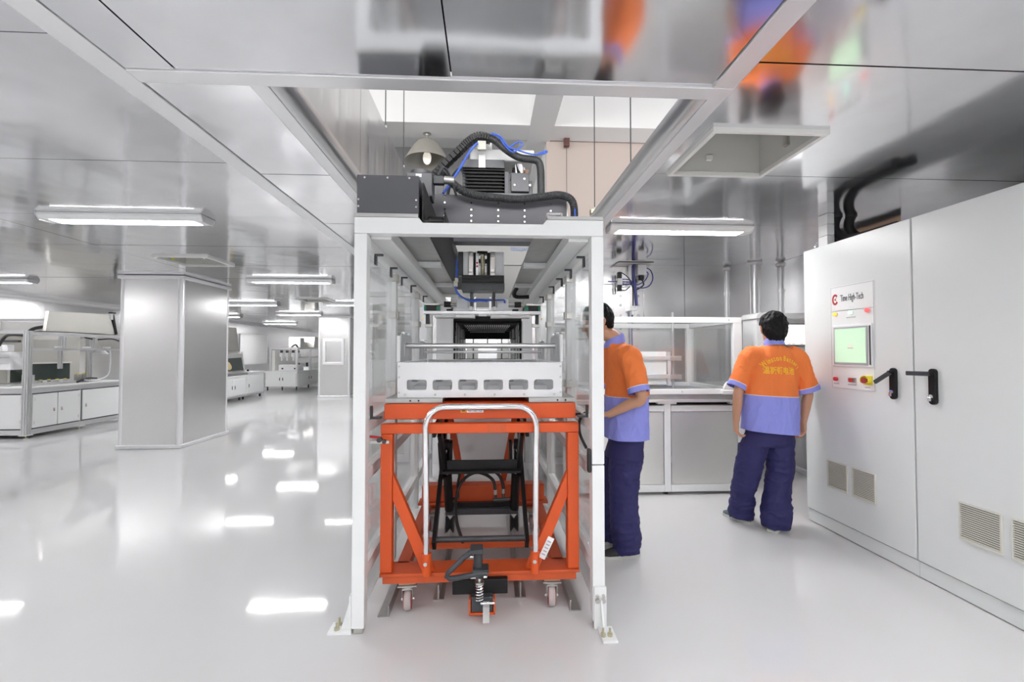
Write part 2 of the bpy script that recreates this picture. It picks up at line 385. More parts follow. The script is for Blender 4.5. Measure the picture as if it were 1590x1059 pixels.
wallp(wf, M['wallst'], 'y', 24.0, [(-9.3 + 1.22 * k, -9.3 + 1.22 * (k + 1)) for k in range(7)], 0, CZ)
wi = sroot('wall_inner', (-1.6, 14, 0))
ys = [5.79 + 1.14 * k for k in range(17)]
wallp(wi, M['wallst'], 'x', -1.63, [(a, min(b, 24)) for a, b in zip(ys, ys[1:])], 0, CZ)
wn = sroot('wall_near', (-3, -5, 0))
wallp(wn, M['wallst'], 'y', -5.03, [(-9.3 + 1.18 * k, -9.3 + 1.18 * (k + 1)) for k in range(11)], 0, CZ)

# ---- steel clad columns
def column(x0, x1, y0, y1, win=False):
    c = sroot('column', ((x0 + x1) / 2, (y0 + y1) / 2, 0))
    bx('column_core', M['dark'], c, x0 + .03, x1 - .03, y0 + .03, y1 - .03, 0, CZ)
    e = .045
    for a in ((x0 + e, x1 - e, y0, y0 + .02), (x0 + e, x1 - e, y1 - .02, y1), (x0, x0 + .02, y0 + e, y1 - e), (x1 - .02, x1, y0 + e, y1 - e)):
        bx('column_panel', M['colst'], c, *a, .05, CZ - .05)
    for x in (x0, x1):
        for y in (y0, y1):
            sx = 1 if x == x0 else -1; sy = 1 if y == y0 else -1
            MB().cyl((x + sx * .034, y + sy * .034, .04), (x + sx * .034, y + sy * .034, CZ - .04), .042, 20).build('corner_trim', M['trim'], c, smooth=True)
    for z0, z1, q in ((0, .055, .022), (CZ - .055, CZ - .003, .03)):
        nm = 'base_trim' if z0 == 0 else 'crown_trim'
        for a in ((x0 - q, x1 + q, y0 - q, y0 + .01), (x0 - q, x1 + q, y1 - .01, y1 + q), (x0 - q, x0 + .01, y0 + .01, y1 - .01), (x1 - .01, x1 + q, y0 + .01, y1 - .01)):
            bx(nm, M['trim'], c, *a, z0, z1, bevel=.012)
    return c
column(-5.32, -4.45, 6.88, 8.08)
cf = column(-5.21, -4.24, 14.33, 15.3)
fx0, fx1, fz0, fz1, fy = -5.07, -4.42, 1.0, 1.81, 14.33
for a in ((fx0, fx1, fz1 - .09, fz1), (fx0, fx1, fz0, fz0 + .09), (fx0, fx0 + .09, fz0 + .09, fz1 - .09), (fx1 - .09, fx1, fz0 + .09, fz1 - .09)):
    bx('panel_frame', M['trim'], cf, a[0], a[1], fy - .04, fy, a[2], a[3], bevel=.01)
bx('panel_plate', M['colst'], cf, fx0 + .09, fx1 - .09, fy - .012, fy, fz0 + .09, fz1 - .09)
column(-5.32, -4.45, -.9, .3)

# ---- hall above the opening
hw = bx('wall_upper_back', M['peach'], None, 1.0, 8, 7.66, 7.75, 2.6, 6); struct(hw)
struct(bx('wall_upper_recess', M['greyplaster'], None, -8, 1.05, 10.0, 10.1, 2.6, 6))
struct(bx('wall_upper_step', M['whiteflat'], None, 1.0, 1.06, 7.75, 10.0, 2.6, 6))
struct(bx('wall_upper_left', M['peach'], None, -8.1, -8, -4, 10, 2.6, 6)); struct(bx('wall_upper_right', M['peach'], None, 8, 8.1, -4, 7.7, 2.6, 6))
struct(bx('wall_upper_near', M['whiteflat'], None, -8, 8, -4.1, -4, 2.6, 6))
struct(bx('ceiling_upper', M['whiteflat'], None, -8.1, 8.1, -4.1, 10.1, 5.9, 6.05))
bmx = sroot('beam', (0, 7.3, 5))
bx('beam_cross', M['whiteflat'], bmx, -8, .67, 7.12, 7.62, 5.0, 5.9); bx('beam_cross', M['whiteflat'], bmx, 1.06, 8, 7.12, 7.62, 5.0, 5.9)
bx('beam_long', M['whiteflat'], bmx, .67, 1.06, -4, 10, 4.995, 5.9)
bx('beam_cross', M['whiteflat'], bmx, -8, 8, 1.2, 1.6, 5.3, 5.9)
# ---- ceiling lamps
def lamp(x, y, label, L=1.27, W=.19):
    t = thing('ceiling_light', label, 'light', (x, y, CZ - .053), 0, 'fluorescent ceiling lights')
    a = L / 2
    MB().prism([(-W / 2, .051), (W / 2, .051), (W / 2, .034), (W / 2 - .03, .0), (-W / 2 + .03, .0), (-W / 2, .034)], 'x', -a, a).build('housing', M['white'], t, local=True)
    MB().prism([(-W / 2 + .034, .006), (-W / 2 + .034, -.0015), (W / 2 - .034, -.0015), (W / 2 - .034, .006)], 'x', -a + .075, a - .075).build('diffuser', M['tube'], t, local=True)
    for s in (-1, 1):
        x0 = s * a; MB().prism([(-W / 2 - .004, .051), (W / 2 + .004, .051), (W / 2 + .004, .038), (W / 2 - .03, -.006), (-W / 2 + .03, -.006), (-W / 2 - .004, .038)], 'x', x0 - .006, x0 + .006).build('end_cap', M['alu'], t, local=True)
    return t
for x, y, l in (
    (-2.96, 3.89, 'large near fluorescent ceiling light left of the opening, before the steel column'),
    (1.71, 3.97, 'fluorescent ceiling light behind the machine, below the open ceiling hatch, right of the frame post'),
    (-3.03, 7.19, 'fluorescent ceiling light just right of the steel column top'),
    (-7.65, 7.40, 'fluorescent ceiling light cut by the left edge above the workbench'),
    (-5.45, 10.75, 'fluorescent ceiling light emerging from behind the column, upper one of the two there'),
    (-3.10, 10.65, 'far fluorescent ceiling light partly hidden by the white frame post'),
    (-5.45, 13.5, 'small far fluorescent ceiling light between the two columns, middle of the aisle'),
    (-8.2, 14.4, 'far fluorescent ceiling light close behind the column, lower one of the two there'),
    (-7.95, 17.9, 'distant fluorescent ceiling light above the enclosed bench and white board'),
    (-6.9, 21.5, 'most distant fluorescent ceiling light beside the far column'),
    (1.71, .4, 'fluorescent ceiling light over the near floor on the cabinet side'),
    (-2.96, .3, 'fluorescent ceiling light over the near floor left of the machine'),
    (-7.65, 3.6, 'fluorescent ceiling light over the empty floor beside the left wall'),
    (-7.65, -.2, 'fluorescent ceiling light by the left wall in the near corner'),
    (-2.96, -3.2, 'fluorescent ceiling light near the wall facing the machine'),
    (1.71, -3.2, 'fluorescent ceiling light in the near right corner'),
    (-.35, -1.2, 'added fluorescent fill light over the near floor in line with the machine, first from it'),  # from here: unseen fixtures added behind the camera for frontal fill
    (-.35, -3.4, 'added fluorescent fill light over the near floor in line with the machine, last from it'),
    (-5.3, -1.4, 'added fluorescent fill light over the near floor between middle row and left wall'),
    (-5.3, -3.6, 'added fluorescent fill light close to the wall facing the bench'),
    (1.71, -1.4, 'added fluorescent fill light over the near floor before the cabinets, second of that row'),
    (-2.96, -1.4, 'added fluorescent fill light over the near floor left of the machine, second of that row'),  # last of the fixtures added as frontal fill
    (-7.65, 10.9, 'fluorescent ceiling light above the end of the long workbench')):
    lamp(x, y, l)
# ---- open ceiling hatches
def hatch(h, label):
    x0, x1, y0, y1 = h; t = thing('ceiling_hatch', label, 'hatch', ((x0 + x1) / 2, (y0 + y1) / 2, CZ), 0, 'open ceiling hatches')
    r = .017; z0, z1 = CZ - .022, CZ + .005
    for a in ((x0 - .01, x1 + .01, y0 - .01, y0 + r), (x0 - .01, x1 + .01, y1 - r, y1 + .01), (x0 - .01, x0 + r, y0 + r, y1 - r), (x1 - r, x1 + .01, y0 + r, y1 - r)):
        bx('hatch_rim', M['hatchrim'], t, *a, z0, z1, bevel=.003)
    D = .30
    for a in ((x0, x1, y0, y0 + .012), (x0, x1, y1 - .012, y1), (x0, x0 + .012, y0 + .012, y1 - .012), (x1 - .012, x1, y0 + .012, y1 - .012)):
        bx('hatch_side', M['hatchgrey'], t, *a, CZ + .004, CZ + D)
    bx('hatch_top', M['hatchgrey'], t, x0, x1, y0, y1, CZ + D, CZ + D + .01)
    xm = x0 + .42 * (x1 - x0); ym = (y0 + y1) / 2
    bx('clip', M['hatchrim'], t, xm - .02, xm + .015, y1 - .04, y1 - .011, CZ + .07, CZ + .10, bevel=.003)
    bx('latch', M['steel'], t, x1 - .03, x1 - .011, ym - .02, ym + .02, CZ + .05, CZ + .12, bevel=.003)
    bx('clip', M['yellow'], t, x0 + .011, x0 + .03, ym, ym + .03, CZ + .01, CZ + .03, bevel=.003)
hatch(HATCH[0], 'open ceiling hatch with white rim right of the ceiling opening, nearest of the hatches')
hatch(HATCH[1], 'small open ceiling hatch above the top of the steel column')
hatch(HATCH[2], 'far ceiling hatch in the aisle between the two columns')
# ---- threaded hanger rods and the high bay lamp in the hall above
def rod(x, y, z0, z1, label, block=False, box=False):
    t = thing('hanger_rod', label, 'rod', (x, y, z0), 0, 'thin rods hanging in the ceiling opening')
    MB().cyl((x, y, z0), (x, y, z1), .0045, 8).build('rod', M['grease'], t, smooth=True)
    MB().cyl((x, y, z0 + .01), (x, y, z0 + .03), .014, 6).build('nut', M['steel'], t)
    if block: bx('anchor_block', M['brass'], t, x - .04, x + .03, y - .03, y + .03, z0 - .03, z0 + .012, bevel=.004)
    if box: bx('junction_box', M['brown'], t, x - .045, x + .045, y - .045, y + .045, z1 - .13, z1, bevel=.004)
rod(-.858, 3.83, 3.27, 5.9, 'thin hanger rod at the top edge of the steel shaft wall')
rod(-.858, 4.65, 3.27, 5.9, 'thin hanger rod beside the bell-shaped hall lamp')
rod(.94, 3.93, 2.64, 5.0, 'thin hanger rod ending in a block beside the right frame corner', block=True)
rod(.94, 2.92, 2.60, 5.0, 'thin hanger rod meeting the curved trim right of the opening')
rod(1.33, 7.55, 2.9, 5.0, 'thin hanger rod with a brown box at its top against the peach wall', box=True)
hb = thing('pendant_lamp', 'bell-shaped metal hall lamp hanging above the machine motors', 'lamp', (-1.0, 7.5, 4.49))
MB().lathe([(.0, .53), (.07, .53), (.075, .51), (.03, .50), (.03, .41), (.0, .41)], (-1.0, 7.5, 4.49), 20, False).build('canopy', M['steel'], hb, smooth=True)
MB().lathe([(.04, .42), (.08, .41), (.17, .36), (.25, .25), (.33, .11), (.36, .07), (.362, .05), (.35, .05), (.32, .10), (.24, .23), (.15, .34), (.06, .39)], (-1.0, 7.5, 4.49), 32, False).build('lamp_shade', M['lampwhite'], hb, smooth=True)
MB().ball((-1.0, 7.5, 4.60), (.07, .07, .11), 14, 8).build('bulb', M['bulb'], hb, smooth=True)

# ================================================================== THE GANTRY MACHINE
XL0, XL1, XR0, XR1, YF = -.672, -.608, .536, .60, 2.32
mc = thing('gantry_machine', 'tall white steel frame machine with overhead gantry and clear side panels in the middle', 'machine', (-.036, 2.35, 0))
W = M['white']
def part(name, m, *a, bevel=.0, p=mc, seg=2): return bx(name, M[m], p, *a, bevel=bevel, seg=seg)
YP = [2.32, 3.06, 4.05, 5.05]
for i, y in enumerate(YP):
    for x0, x1, s in ((XL0, XL1, 'l'), (XR0, XR1, 'r')):
        if i == 0 and s == 'r':
            part('post', 'white', x0, x1, y, y + .065, .03, .818, bevel=.004); part('post', 'white', x0, x1, y, y + .065, .823, 1.999, bevel=.004)
        else: part('post', 'white', x0, x1, y, y + .065, .03, 1.999 if i == 0 else 1.93, bevel=.004)
MB().prism([(XL0, 2.0), (XR1, 2.0), (XR1, 2.083), (.305, 2.083), (.285, 2.058), (-.33, 2.058), (-.35, 2.083), (XL0, 2.083)], 'y', YF, YF + .065).build('front_beam', W, mc, bevel=.003)
part('beam_plate', 'galv', XL0, -.352, YF, YF + .34, 2.084, 2.103, bevel=.002); part('beam_plate', 'galv', .307, XR1, YF, YF + .34, 2.084, 2.103, bevel=.002)
for x0, x1, f0, f1 in ((XL0, XL1, -.607, -.50), (XR0, XR1, .428, .535)):
    part('top_rail', 'white', x0, x1, 2.386, 5.5, 1.931, 2.0, bevel=.004)
    part('rail_flange', 'white', f0, f1, 2.386, 5.5, 1.985, 2.05, bevel=.004)
    for z0, z1 in ((.985, 1.05), (.735, .80), (.255, .32)):
        for ya, yb in zip(YP, YP[1:]): part('side_rail', 'white', x0 + .004, x1 - .004, ya + .066, yb - .001, z0, z1, bevel=.003)
    xm = (x0 + x1) / 2
    for ya, yb in zip(YP, YP[1:]):
        for z0, z1 in ((1.055, 1.925), (.805, .98), (.325, .73), (.07, .25)):
            part('clear_panel', 'clear', xm - .003, xm + .003, ya + .068, yb - .003, z0, z1)
    s = 1 if x0 < 0 else -1; xi = x1 if s > 0 else x0
    for y in YP[1:3]:
        for z in (1.865, 1.62, 1.16, .955):
            h = part('hinge', 'steel', min(xi, xi + s * .012), max(xi, xi + s * .012), y + .005, y + .06, z, z + .052, bevel=.002)
            bx('hinge_leaf', M['steel'], h, min(xi - s * .03, xi + s * .006), max(xi - s * .03, xi + s * .006), y - .035, y - .001, z + .005, z + .048)
    for y in (2.47, 2.86, 3.22, 3.62, 4.3):
        h = part('bracket', 'grease', min(xi, xi + s * .045), max(xi, xi + s * .045), y, y + .02, 1.918, 1.928)
        bx('bracket_leg', M['grease'], h, min(xi, xi + s * .01), max(xi, xi + s * .01), y - .004, y + .03, 1.868, 1.918)
    h = part('bracket', 'grease', min(xi, xi + s * .055), max(xi, xi + s * .055), 2.40, 2.44, 1.052, 1.062)
    bx('bracket_leg', M['grease'], h, min(xi, xi + s * .012), max(xi, xi + s * .012), 2.40, 2.42, 1.062, 1.12)
    # galvanised floor angle and inner guide rail
    part('floor_angle', 'galv', min(xi + s * .03, xi + s * .09), max(xi + s * .03, xi + s * .09), 2.47, 5.3, .0, .006)
    part('floor_angle', 'galv', min(xi + s * .084, xi + s * .09), max(xi + s * .084, xi + s * .09), 2.47, 5.3, .006, .06)
    part('cover_plate', 'galv', min(f1, f1 + .0) if s > 0 else .262, -.335 if s > 0 else f0, 2.40, 5.5, 2.062, 2.07)
    for y in (3.33, 4.35, 5.2): part('cover_rib', 'white', f1 - .02 if s > 0 else .266, -.34 if s > 0 else f0 + .02, y, y + .09, 2.03, 2.06, bevel=.003)
    part('rail_block', 'galv', (f1 - .05) if s > 0 else f0, f1 if s > 0 else f0 + .05, 2.4, 5.5, 2.071, 2.12)
for x in (-.275, .19): part('guide_rail', 'galv', x - .004, x + .004, 2.62, 5.2, .0, .085); part('guide_rail', 'galv', x - .03, x + .03, 2.62, 5.2, .0, .006)
# feet
part('foot_plate', 'white', -.79, XL0, 2.325, 2.42, .0, .012, bevel=.002)
MB().prism([(XL0 - .002, .012), (XL0 - .06, .012), (XL0 - .012, .17), (XL0 - .002, .17)], 'y', 2.36, 2.37).build('foot_gusset', W, mc)
part('foot_web', 'white', XL0 - .012, XL0 - .001, 2.325, 2.42, .012, .19, bevel=.002)
part('foot_pad', 'steel', XL0 + .008, XL1 - .008, YF + .01, YF + .055, .0, .03, bevel=.004)
part('foot_plate', 'white', XR0 + .02, XR1 + .03, 2.19, 2.31, .0, .012, bevel=.002)
part('foot_web', 'white', XR0 + .004, XR1 + .004, 2.305, 2.318, .0, .21, bevel=.003)
MB().prism([(2.304, .012), (2.235, .012), (2.29, .15), (2.304, .15)], 'x', XR0 + .034, XR0 + .042).build('foot_gusset', W, mc)
part('foot_pad', 'steel', XR0 + .008, XR1 - .008, YF + .01, YF + .055, .0, .03, bevel=.004)
for x, y in ((-.75, 2.35), (-.75, 2.395), (XR0 + .03, 2.23), (XR1 + .0, 2.23)):
    b = MB().cyl((x, y, .012), (x, y, .05), .006, 8); b.cyl((x, y, .012), (x, y, .026), .013, 6); b.build('anchor_bolt', M['brass'], mc)
for x in (XR0 + .02, XR1 - .014):
    b = MB().cyl((x, 2.292, .145), (x, 2.305, .145), .012, 8); b.cyl((x, 2.292, .168), (x, 2.305, .168), .008, 8); b.build('web_bolt', M['steel'], mc)
part('latch', 'blackrub', XR0 - .02, XR0 - .002, YF + .005, YF + .04, .78, .90, bevel=.005)
# toggle clamp on the left side
tc = part('toggle_clamp', 'steel', XL1, XL1 + .10, 2.40, 2.415, .925, .94, bevel=.002)
MB().tube([(XL1 + .0, 2.405, .962), (XL1 + .05, 2.405, .955)], .007).build('clamp_handle', M['red'], tc, smooth=True)
MB().cyl((XL1 + .05, 2.39, .945), (XL1 + .05, 2.42, .945), .013).cyl((XL1 + .075, 2.39, .935), (XL1 + .075, 2.42, .935), .01).build('clamp_joint', M['grease'], tc, smooth=True)
# rear portal around the tunnel mouth
for x0, x1 in ((-.606, -.43), (.36 + .0, .534)):
    part('portal_panel', 'trim', x0 if x0 < 0 else .44, x1, 5.42, 5.44, 1.0, 1.93)
for x0 in (-.43, .415): part('portal_post', 'white', x0, x0 + .025, 5.40, 5.46, .98, 1.93, bevel=.003)
part('portal_header', 'white', -.43, .44, 5.40, 5.46, 1.86, 1.93, bevel=.003); part('portal_sill', 'white', -.606, .534, 5.40, 5.46, .93, .98, bevel=.003)
# ---- gantry carriage
part('motor_cover', 'anod', -.665, -.352, 2.335, 2.66, 2.104, 2.304, bevel=.004)
sc = MB()
for x, z in ((-.625, 2.288), (-.51, 2.288), (-.40, 2.288), (-.655, 2.175), (-.655, 2.14), (-.365, 2.175), (-.365, 2.14)): sc.cyl((x, 2.335, z), (x, 2.329, z), .0055, 8)
sc.build('cover_screws', M['chrome'], mc)
ch = part('chain_trough', 'blackrub', -.335, -.225, 2.34, 4.9, 2.07, 2.08)
bx('trough_wall', M['blackrub'], ch, -.336, -.328, 2.34, 4.9, 2.08, 2.27)
bx('trough_wall', M['blackrub'], ch, -.232, -.224, 2.42, 4.9, 2.08, 2.15)
for k in range(20):
    y = 2.45 + k * .12; l = bx('chain_link', M['blackrub'], ch, -.322, -.238, y, y + .1, 2.085, 2.13, bevel=.006)
part('cross_beam', 'anodl', -.378, .528, 3.0, 3.02, 2.13, 2.44, bevel=.003)
part('cross_beam_top', 'anodl', -.36, .51, 3.02, 3.20, 2.425, 2.437); part('cross_beam_base', 'anod', -.36, .50, 3.02, 3.12, 2.13, 2.15, bevel=.003)
part('cross_beam_end', 'trim', .528, .536, 3.0, 3.2, 2.16, 2.44)
sc = MB()
for x in (-.283, -.108, .07, .245, .42):
    for z in (2.425, 2.385, 2.34, 2.30, 2.265): sc.cyl((x, 3.0, z), (x, 2.994, z), .0055, 8)
sc.build('beam_screws', M['chrome'], mc)
part('side_block', 'anod', -.47, -.385, 2.72, 3.3, 2.13, 2.33, bevel=.004)
sv = part('servo_motor', 'anod', -.475, -.325, 2.66, 2.80, 2.31, 2.45, bevel=.006)
MB().cyl((-.40, 2.73, 2.45), (-.40, 2.73, 2.475), .062, 20).build('motor_cap', M['anod'], sv, smooth=True)
bx('motor_foot', M['anodl'], sv, -.40, -.34, 2.655, 2.70, 2.20, 2.33, bevel=.003)
bx('connector', M['grease'], sv, -.325, -.26, 2.70, 2.74, 2.40, 2.45, bevel=.005)
bx('nameplate', M['label'], sv, -.42, -.385, 2.655, 2.66, 2.42, 2.44)
MB().cyl((-.26, 2.72, 2.43), (-.20, 2.72, 2.425), .024, 14).build('plug', M['galv'], sv, smooth=True)
zm = part('lift_motor', 'black', -.165, .108, 3.22, 3.45, 2.501, 2.70, bevel=.004)
fn = MB()
for k in range(8): fn.box(-.176, .118, 3.20, 3.47, 2.515 + k * .0245, 2.525 + k * .0245)
fn.build('cooling_fins', M['black'], zm, bevel=.002)
bx('motor_head', M['anod'], zm, -.178, .12, 3.20, 3.47, 2.705, 2.765, bevel=.004)
bx('motor_lid', M['traywhite'], zm, -.128, .335, 3.22, 3.46, 2.766, 2.85, bevel=.012, seg=3); bx('lid_box', M['traywhite'], zm, -.108, .03, 3.23, 3.44, 2.85, 2.925, bevel=.006)
cl = bx('hose_clip', M['beige'], zm, -.07, -.012, 3.12, 3.15, 2.80, 2.862, bevel=.003); bx('clip_plate', M['traywhite'], zm, -.066, -.016, 3.185, 3.199, 2.70, 2.80, bevel=.003)
part('motor_mount', 'anodl', .12, .15, 3.2, 3.46, 2.45, 2.68, bevel=.003)
gb = part('gearbox', 'anod', .165, .295, 3.2, 3.36, 2.54, 2.675, bevel=.004)
bx('gearbox_flange', M['anod'], gb, .135, .32, 3.23, 3.36, 2.501, 2.63, bevel=.004)
MB().cyl((.225, 3.29, 2.675), (.225, 3.29, 2.755), .05, 24).build('drive_cylinder', M['chrome'], gb, smooth=True)
bx('terminal_cap', M['wood'], gb, .27, .295, 3.25, 3.29, 2.675, 2.72)
sc = MB()
for x, z in ((.26, 2.63), (.19, 2.585), (.30, 2.585)): sc.cyl((x, 3.2, z), (x, 3.194, z), .008, 8)
sc.build('gearbox_screws', M['chrome'], gb)
part('motor_seat', 'anod', -.2, .34, 3.12, 3.5, 2.44, 2.50, bevel=.003)
# energy chain arch, corrugated hoses, blue air tubes
arch = spline([(-.40, 3.18, 2.60), (-.33, 3.17, 2.675), (-.20, 3.16, 2.80), (-.13, 3.15, 2.865), (-.06, 3.14, 2.895), (.02, 3.14, 2.88)], 5)
ec = None
for a, b in zip(arch, arch[1:]):
    m = MB().bar(a, a + (b - a) * .93, .044, .08, up=(0, 1, 0))
    q = m.build('chain_link', M['blackrub'], mc if ec is None else ec, bevel=.004)
    if ec is None: ec = q; ec.name = 'energy_chain'
MB().tube(spline([(.0, 3.13, 2.885), (.05, 3.12, 2.865), (.13, 3.10, 2.79), (.22, 3.1, 2.74), (.33, 3.1, 2.725), (.362, 3.1, 2.68), (.37, 3.12, 2.56), (.37, 3.12, 2.44)], 6), .026, 12).build('corrugated_hose', M['hose'], mc, smooth=True)
def ribbed(pts, r, pitch=.012):
    pts = spline(pts, 10); L = [0]
    for a, b in zip(pts, pts[1:]): L.append(L[-1] + (b - a).length)
    n = int(L[-1] / pitch); P = []; rr = []; i = 0
    for k in range(2 * n):
        t = L[-1] * k / (2 * n)
        while L[i + 1] < t: i += 1
        P.append(pts[i].lerp(pts[i + 1], (t - L[i]) / max(1e-6, L[i + 1] - L[i]))); rr.append(r if k % 2 else r * .9)
    return MB().tube(P, rr, 12)
ribbed([(-.30, 2.80, 2.50), (-.275, 2.86, 2.525), (-.235, 2.88, 2.48), (-.155, 2.92, 2.435), (-.06, 2.93, 2.412), (.06, 2.93, 2.40), (.2, 2.93, 2.392), (.36, 2.93, 2.412), (.47, 2.93, 2.425), (.545, 2.93, 2.395), (.57, 2.95, 2.32), (.565, 3.0, 2.2), (.55, 3.05, 2.06)], .027).build('corrugated_hose', M['hose'], mc, smooth=True)
MB().tube(spline([(-.30, 2.75, 2.47), (-.27, 2.76, 2.52), (-.24, 2.80, 2.50), (-.2, 2.9, 2.40)], 6), .008).build('signal_cable', M['grease'], mc, smooth=True)
MB().tube(spline([(-.26, 3.28, 2.42), (-.29, 3.28, 2.52), (-.25, 3.26, 2.66), (-.19, 3.24, 2.71), (-.16, 3.22, 2.64), (-.165, 3.22, 2.5), (-.17, 3.2, 2.44)], 6), .024, 10, .5).build('chain_loop', M['grease'], mc, smooth=True)
MB().bar((-.325, 3.1, 2.44), (-.325, 3.1, 2.62), .05, .02, up=(0, 1, 0)).build('chain_stand', M['anodl'], mc)
MB().tube(spline([(-.29, 2.98, 2.44), (-.2, 3.06, 2.62), (-.12, 3.1, 2.78), (-.07, 3.1, 2.835)], 6), .009).build('air_tube', M['blue'], mc, smooth=True)
MB().tube(spline([(.02, 3.08, 2.89), (.07, 3.07, 2.87), (.12, 3.06, 2.80), (.17, 3.05, 2.755), (.22, 3.05, 2.79), (.235, 3.05, 2.815), (.205, 3.05, 2.825), (.15, 3.05, 2.79)], 6), .0055).build('air_tube', M['blue'], mc, smooth=True)
MB().tube(spline([(.03, 3.08, 2.895), (.09, 3.06, 2.86), (.14, 3.05, 2.79), (.2, 3.05, 2.77), (.29, 3.05, 2.745), (.36, 3.05, 2.745), (.40, 3.05, 2.758), (.395, 3.05, 2.768), (.34, 3.05, 2.745)], 6), .0055).build('air_tube', M['blue'], mc, smooth=True)
MB().tube([(.565, 2.905, 2.33), (.57, 2.925, 2.2)], .006).build('air_tube', M['blue'], mc, smooth=True)
cp = part('rail_clamp', 'steel', .31, .40, 2.38, 2.42, 2.104, 2.112, bevel=.002); bx('clamp_bar', M['chrome'], cp, .315, .395, 2.385, 2.40, 2.125, 2.14, bevel=.003)
bx('clamp_leg', M['steel'], cp, .312, .322, 2.38, 2.41, 2.112, 2.135); bx('clamp_leg', M['steel'], cp, .388, .398, 2.38, 2.41, 2.112, 2.135)
# ---- lifting column under the cross beam
for n, m, x0, x1, y in (('lift_chain', 'grease', -.214, -.178, 3.30), ('lift_profile', 'traywhite', -.177, -.140, 3.30), ('linear_rail', 'steel', -.139, -.103, 3.29), ('lift_plate', 'black', -.102, -.087, 3.32), ('lift_profile', 'trim', -.086, -.066, 3.29),
                        ('lift_plate', 'black', -.006, .018, 3.32), ('linear_rail', 'steel', .018, .055, 3.29), ('lift_profile', 'traywhite', .056, .118, 3.30)):
    part(n, m, x0, x1, y, 3.38, 1.955, 2.128, bevel=.002)
for z in (1.975, 2.09):
    part('slide_block', 'steel', -.137, -.105, 3.27, 3.289, z, z + .03, bevel=.003); part('slide_block', 'steel', .021, .053, 3.27, 3.289, z, z + .03, bevel=.003)
b = ribbed([(-.036, 3.32, 1.95), (-.036, 3.32, 2.04), (-.036, 3.32, 2.13)], .0165, .008); b.build('ball_screw', M['brass'], mc, smooth=True)
part('screw_bearing', 'black', -.075, .0, 3.28, 3.36, 2.112, 2.13, bevel=.003); part('lift_bridge', 'black', -.066, -.006, 3.345, 3.375, 2.055, 2.085); part('lift_bridge', 'traywhite', -.066, -.006, 3.345, 3.375, 1.965, 1.985)
sc = MB()
for z in (2.02, 2.045): sc.cyl((-.076, 3.29, z), (-.076, 3.286, z), .007, 8)
sc.build('sensor_lamps', M['red'], mc)
part('bellows', 'bellow', -.187, .12, 3.27, 3.42, 1.897, 1.953, bevel=.004)
part('lift_foot', 'grease', -.187, .122, 3.26, 3.44, 1.843, 1.896, bevel=.003)
for x in (-.118, .046): part('lift_leg', 'grease', x - .012, x + .012, 3.36, 3.40, 1.74, 1.843)
# ---- gripper bar
GC = -.037
gr = part('gripper_bar', 'trim', GC - .44, GC + .44, 3.42, 3.58, 1.685, 1.708, bevel=.002)
def gp(n, m, x0, x1, *a, bevel=.002):
    for s in (1, -1):
        q0, q1 = sorted((GC + s * x0, GC + s * x1)); bx(n, M[m], gr, q0, q1, *a, bevel=bevel)
gp('actuator', 'traywhite', .11, .195, 3.44, 3.56, 1.722, 1.80, bevel=.004); gp('actuator_base', 'traywhite', .10, .215, 3.43, 3.57, 1.709, 1.732)
gp('upright', 'trim', .048, .066, 3.40, 3.44, 1.709, 1.812); gp('upright', 'traywhite', .076, .098, 3.40, 3.44, 1.709, 1.812)
bx('bridge_plate', M['trim'], gr, GC - .048, GC + .048, 3.41, 3.55, 1.709, 1.722)
gp('sensor_block', 'black', .225, .27, 3.42, 3.47, 1.709, 1.722)
gp('end_carriage', 'blackrub', .345, .42, 3.43, 3.52, 1.709, 1.745); gp('carriage_corner', 'green', .325, .345, 3.42, 3.53, 1.709, 1.748, bevel=.003); gp('carriage_corner', 'green', .42, .438, 3.42, 3.53, 1.709, 1.748, bevel=.003)
gp('carriage_top', 'steel', .325, .438, 3.42, 3.55, 1.749, 1.762)
gp('light_strip', 'label', .20, .31, 3.425, 3.44, 1.674, 1.684); bx('light_strip', M['label'], gr, GC - .03, GC + .03, 3.425, 3.44, 1.670, 1.684)
gp('bar_lip', 'galv', .06, .36, 3.44, 3.56, 1.66, 1.684, bevel=0)
for s in (1, -1):
    MB().cyl((GC + s * .245, 3.5, 1.765), (GC + s * .295, 3.5, 1.765), .022, 16).build('coupling', M['blackrub'], gr, smooth=True)
    MB().cyl((GC + s * .195, 3.5, 1.765), (GC + s * .345, 3.5, 1.765), .008, 10).build('drive_shaft', M['steel'], gr, smooth=True)
    xg = GC + s * .415
    f = bx('gripper_finger', M['grease'], gr, xg - .012, xg + .012, 3.46, 3.50, 1.60, 1.684, bevel=.003)
    bx('finger_tip', M['steel'], f, *sorted((xg - s * .035, xg + s * .02)), 3.45, 3.51, 1.588, 1.61, bevel=.003)
    MB().cyl((xg - s * .03, 3.46, 1.59), (xg - s * .03, 3.46, 1.615), .012).build('finger_pad', M['steel'], f, smooth=True)
    bx('finger_plate', M['trim'], gr, *sorted((xg + s * .013, xg + s * .03)), 3.45, 3.51, 1.61, 1.684); bx('sensor', M['yellow'], gr, *sorted((xg + s * .031, xg + s * .04)), 3.46, 3.475, 1.645, 1.66)
MB().tube(spline([(-.225, 3.3, 2.08), (-.225, 3.29, 1.93), (-.235, 3.29, 1.87), (-.2, 3.32, 1.81), (-.14, 3.36, 1.785), (-.05, 3.38, 1.79), (.05, 3.38, 1.785), (.12, 3.40, 1.79), (.13, 3.42, 1.77)], 6), .0065).build('air_tube', M['blue'], mc, smooth=True)
